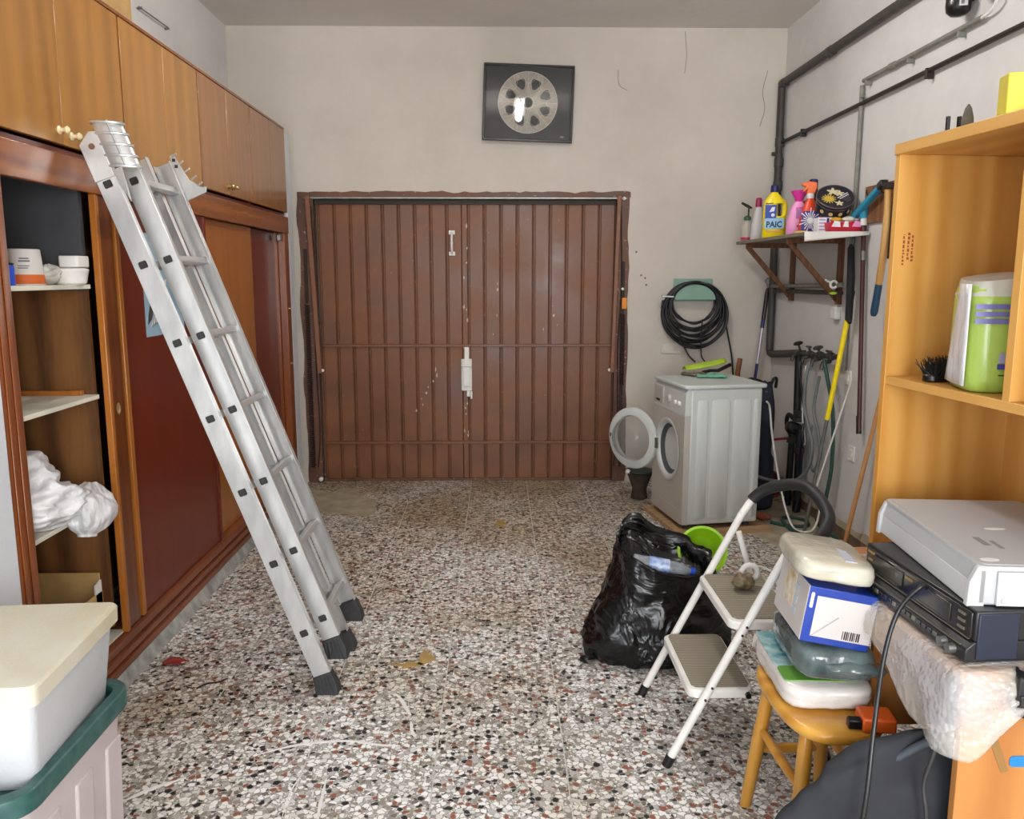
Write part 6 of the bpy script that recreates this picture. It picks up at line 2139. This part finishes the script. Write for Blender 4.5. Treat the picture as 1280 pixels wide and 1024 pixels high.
t = thing('plug_bundle', 'small crumpled bag with a plug and coiled white cable on the upper tread', 'cable bundle', (.845, 2.70, .4835))
crumple('crumpled_bag', mat('olive_brown_bag', (132, 116, 84), .4, var=.6, scale=40, c2=(70, 62, 44)), t, .038, .038, .06, 5.5, n=22, rows=12, amp=.5, k=10)
MB().tube([(.03 + .028 * math.cos(q * .4), .03 + .0, .048 + .028 * math.sin(q * .4)) for q in range(16)], .010, 8, True).build('white_ring', M_WHITE, t, smooth=60)
MB().tube(cr([(.03, .03, .07), (.08, .05, .06), (.14, .04, .03), (.17, .0, .006), (.14, -.05, .006), (.10, -.06, .03), (.09, -.11, .006)], 6), .0045, 6).build('cable', M_WHITE, t, smooth=60)

# ================================================================== BLACK RUBBISH BAG
def binbag(name):
    m, nt, b = new_mat(name)
    N, L = nt.nodes.new, nt.links.new
    tc = N('ShaderNodeTexCoord')
    b.inputs['Base Color'].default_value = rgb(12, 12, 14)
    b.inputs['Roughness'].default_value = .26
    b.inputs['Specular IOR Level'].default_value = .5
    n1 = N('ShaderNodeTexNoise')
    n1.inputs['Scale'].default_value = 4.5
    n1.inputs['Detail'].default_value = 3
    n1.inputs['Distortion'].default_value = 1.2
    L(tc.outputs['Object'], n1.inputs['Vector'])
    ab = N('ShaderNodeMath')
    ab.operation = 'PINGPONG'
    ab.inputs[1].default_value = .12
    L(n1.outputs['Fac'], ab.inputs[0])
    bp = N('ShaderNodeBump')
    bp.inputs['Strength'].default_value = .9
    bp.inputs['Distance'].default_value = .05
    L(ab.outputs[0], bp.inputs['Height'])
    L(bp.outputs[0], b.inputs['Normal'])
    return m
M_BIN = binbag('black_bin_bag')
bg = thing('rubbish_bag', 'open black plastic rubbish bag beside the white step stool', 'rubbish bag', (.60, 3.25, 0))
n_, rows = 64, 34
def bagpoint(i, v, inner=0.0):
    a_ = 2 * math.pi * i / n_
    c, s_ = math.cos(a_), math.sin(a_)
    q = (abs(c) ** 2.6 + abs(s_) ** 2.6) ** (-1 / 2.6)
    # rim: a tall peak at the far left, low at the near right
    hrim = .45 + .13 * max(0, math.cos(a_ - math.radians(112))) ** 7 - .07 * max(0, math.cos(a_ - math.radians(-40)))
    rx, ry = .30, .20
    taper = 1.0 - .10 * v - .22 * max(0, v - .45) + .04 * math.sin(v * 7)
    if v < .12:
        taper *= .86 + .14 * math.sin(v / .12 * math.pi / 2)
    d = fbm((c * 1.3 + 4, s_ * 1.3, v * 2.2), 4)
    d2 = 1 - 2 * abs(fbm((c * 2.1, s_ * 2.1 + 2, v * 3.0 + 1.3), 3))
    f = taper * (1 + .10 * d + .09 * (d2 - .5)) - inner
    lean = -.02 * v
    if c < 0:
        rx *= 1 - .46 * v ** 1.15
    return (rx * c * q * f + lean + .05, ry * s_ * q * f, max(0, hrim * v * (1 + .04 * d)) if v > 0 else 0)
R_ = [[bagpoint(i, j / rows) for i in range(n_)] for j in range(rows + 1)]
R_ += [[bagpoint(i, 1 - .05 * k, .05 + .02 * k) for i in range(n_)] for k in range(1, 5)]
MB().rings(R_, cap1=True).build('bag', M_BIN, bg, smooth=180)
MB().tube(cr([(-.20, -.10, .02), (-.245, -.12, .025), (-.262, -.105, .012)], 4), .012, 6).build('knot', M_BIN, bg, smooth=60)
pb = thing('crushed_bottle', 'crushed clear water bottle with a blue label in the rubbish bag', 'bottle', (.655, 3.14, .41), rot=(0, math.radians(100), math.radians(-6)))
MB().lathe([(.026, -.12), (.033, -.115), (.031, -.08), (.034, -.05), (.030, -.02), (.034, .02), (.033, .06), (.028, .085), (.014, .11), (.013, .125)], 16, sx=.8).build('bottle', mat('grey_pet', (150, 158, 164), .12, var=.3, scale=30, bump=.6, bscale=50, alpha=.8), pb, smooth=60)
MB().lathe([(.0352, -.055), (.0352, .025)], 16, sx=.82).build('label', mat('blue_label', (60, 110, 190), .3, var=.5, scale=30, c2=(200, 214, 232)), pb, smooth=60)
MB().lathe([(.0158, .112), (.0158, .13)], 12).build('cap', M_BLUE, pb)
M_LIME2 = mat('bright_lime', (160, 216, 30), .35)
lb = thing('lime_basin', 'bright lime plastic basin sticking out of the rubbish bag', 'basin', (.875, 3.39, .385), rot=(math.radians(70), math.radians(-16), 0))
MB().lathe([(.0, -.05), (.07, -.048), (.085, -.03), (.115, .02), (.125, .022), (.125, .027), (.112, .026), (.08, -.026), (.066, -.043), (0, -.044)], 32, Matrix.Scale(.85, 4)).build('basin', M_LIME2, lb, smooth=50)

# ================================================================== ADDED CEILING LAMP (unseen above the frame, evens out the room light)
cl = thing('added_fill_lamp', 'unseen batten lamp added on the ceiling to even out the light', 'fill lamp', (.22, 3.8, ZC))
MB().box(-.06, .06, -.40, .40, -.05, 0).build('housing', M_WHITE, cl, bevel=.004)
ml, nt, b = new_mat('fill_lamp_tube')
b.inputs['Emission Color'].default_value = (1.0, .985, .955, 1)
b.inputs['Emission Strength'].default_value = 80
for xx in (0,):
    MB().tube([(xx, -.36, -.082), (xx, .36, -.082)], .03, 14).build('tube', ml, cl, smooth=50)
    for yy in (-.368, .368):
        MB().box(xx - .014, xx + .014, yy - .008, yy + .008, -.095, -.045).build('tube_holder', M_WHITE, cl, smooth=0)
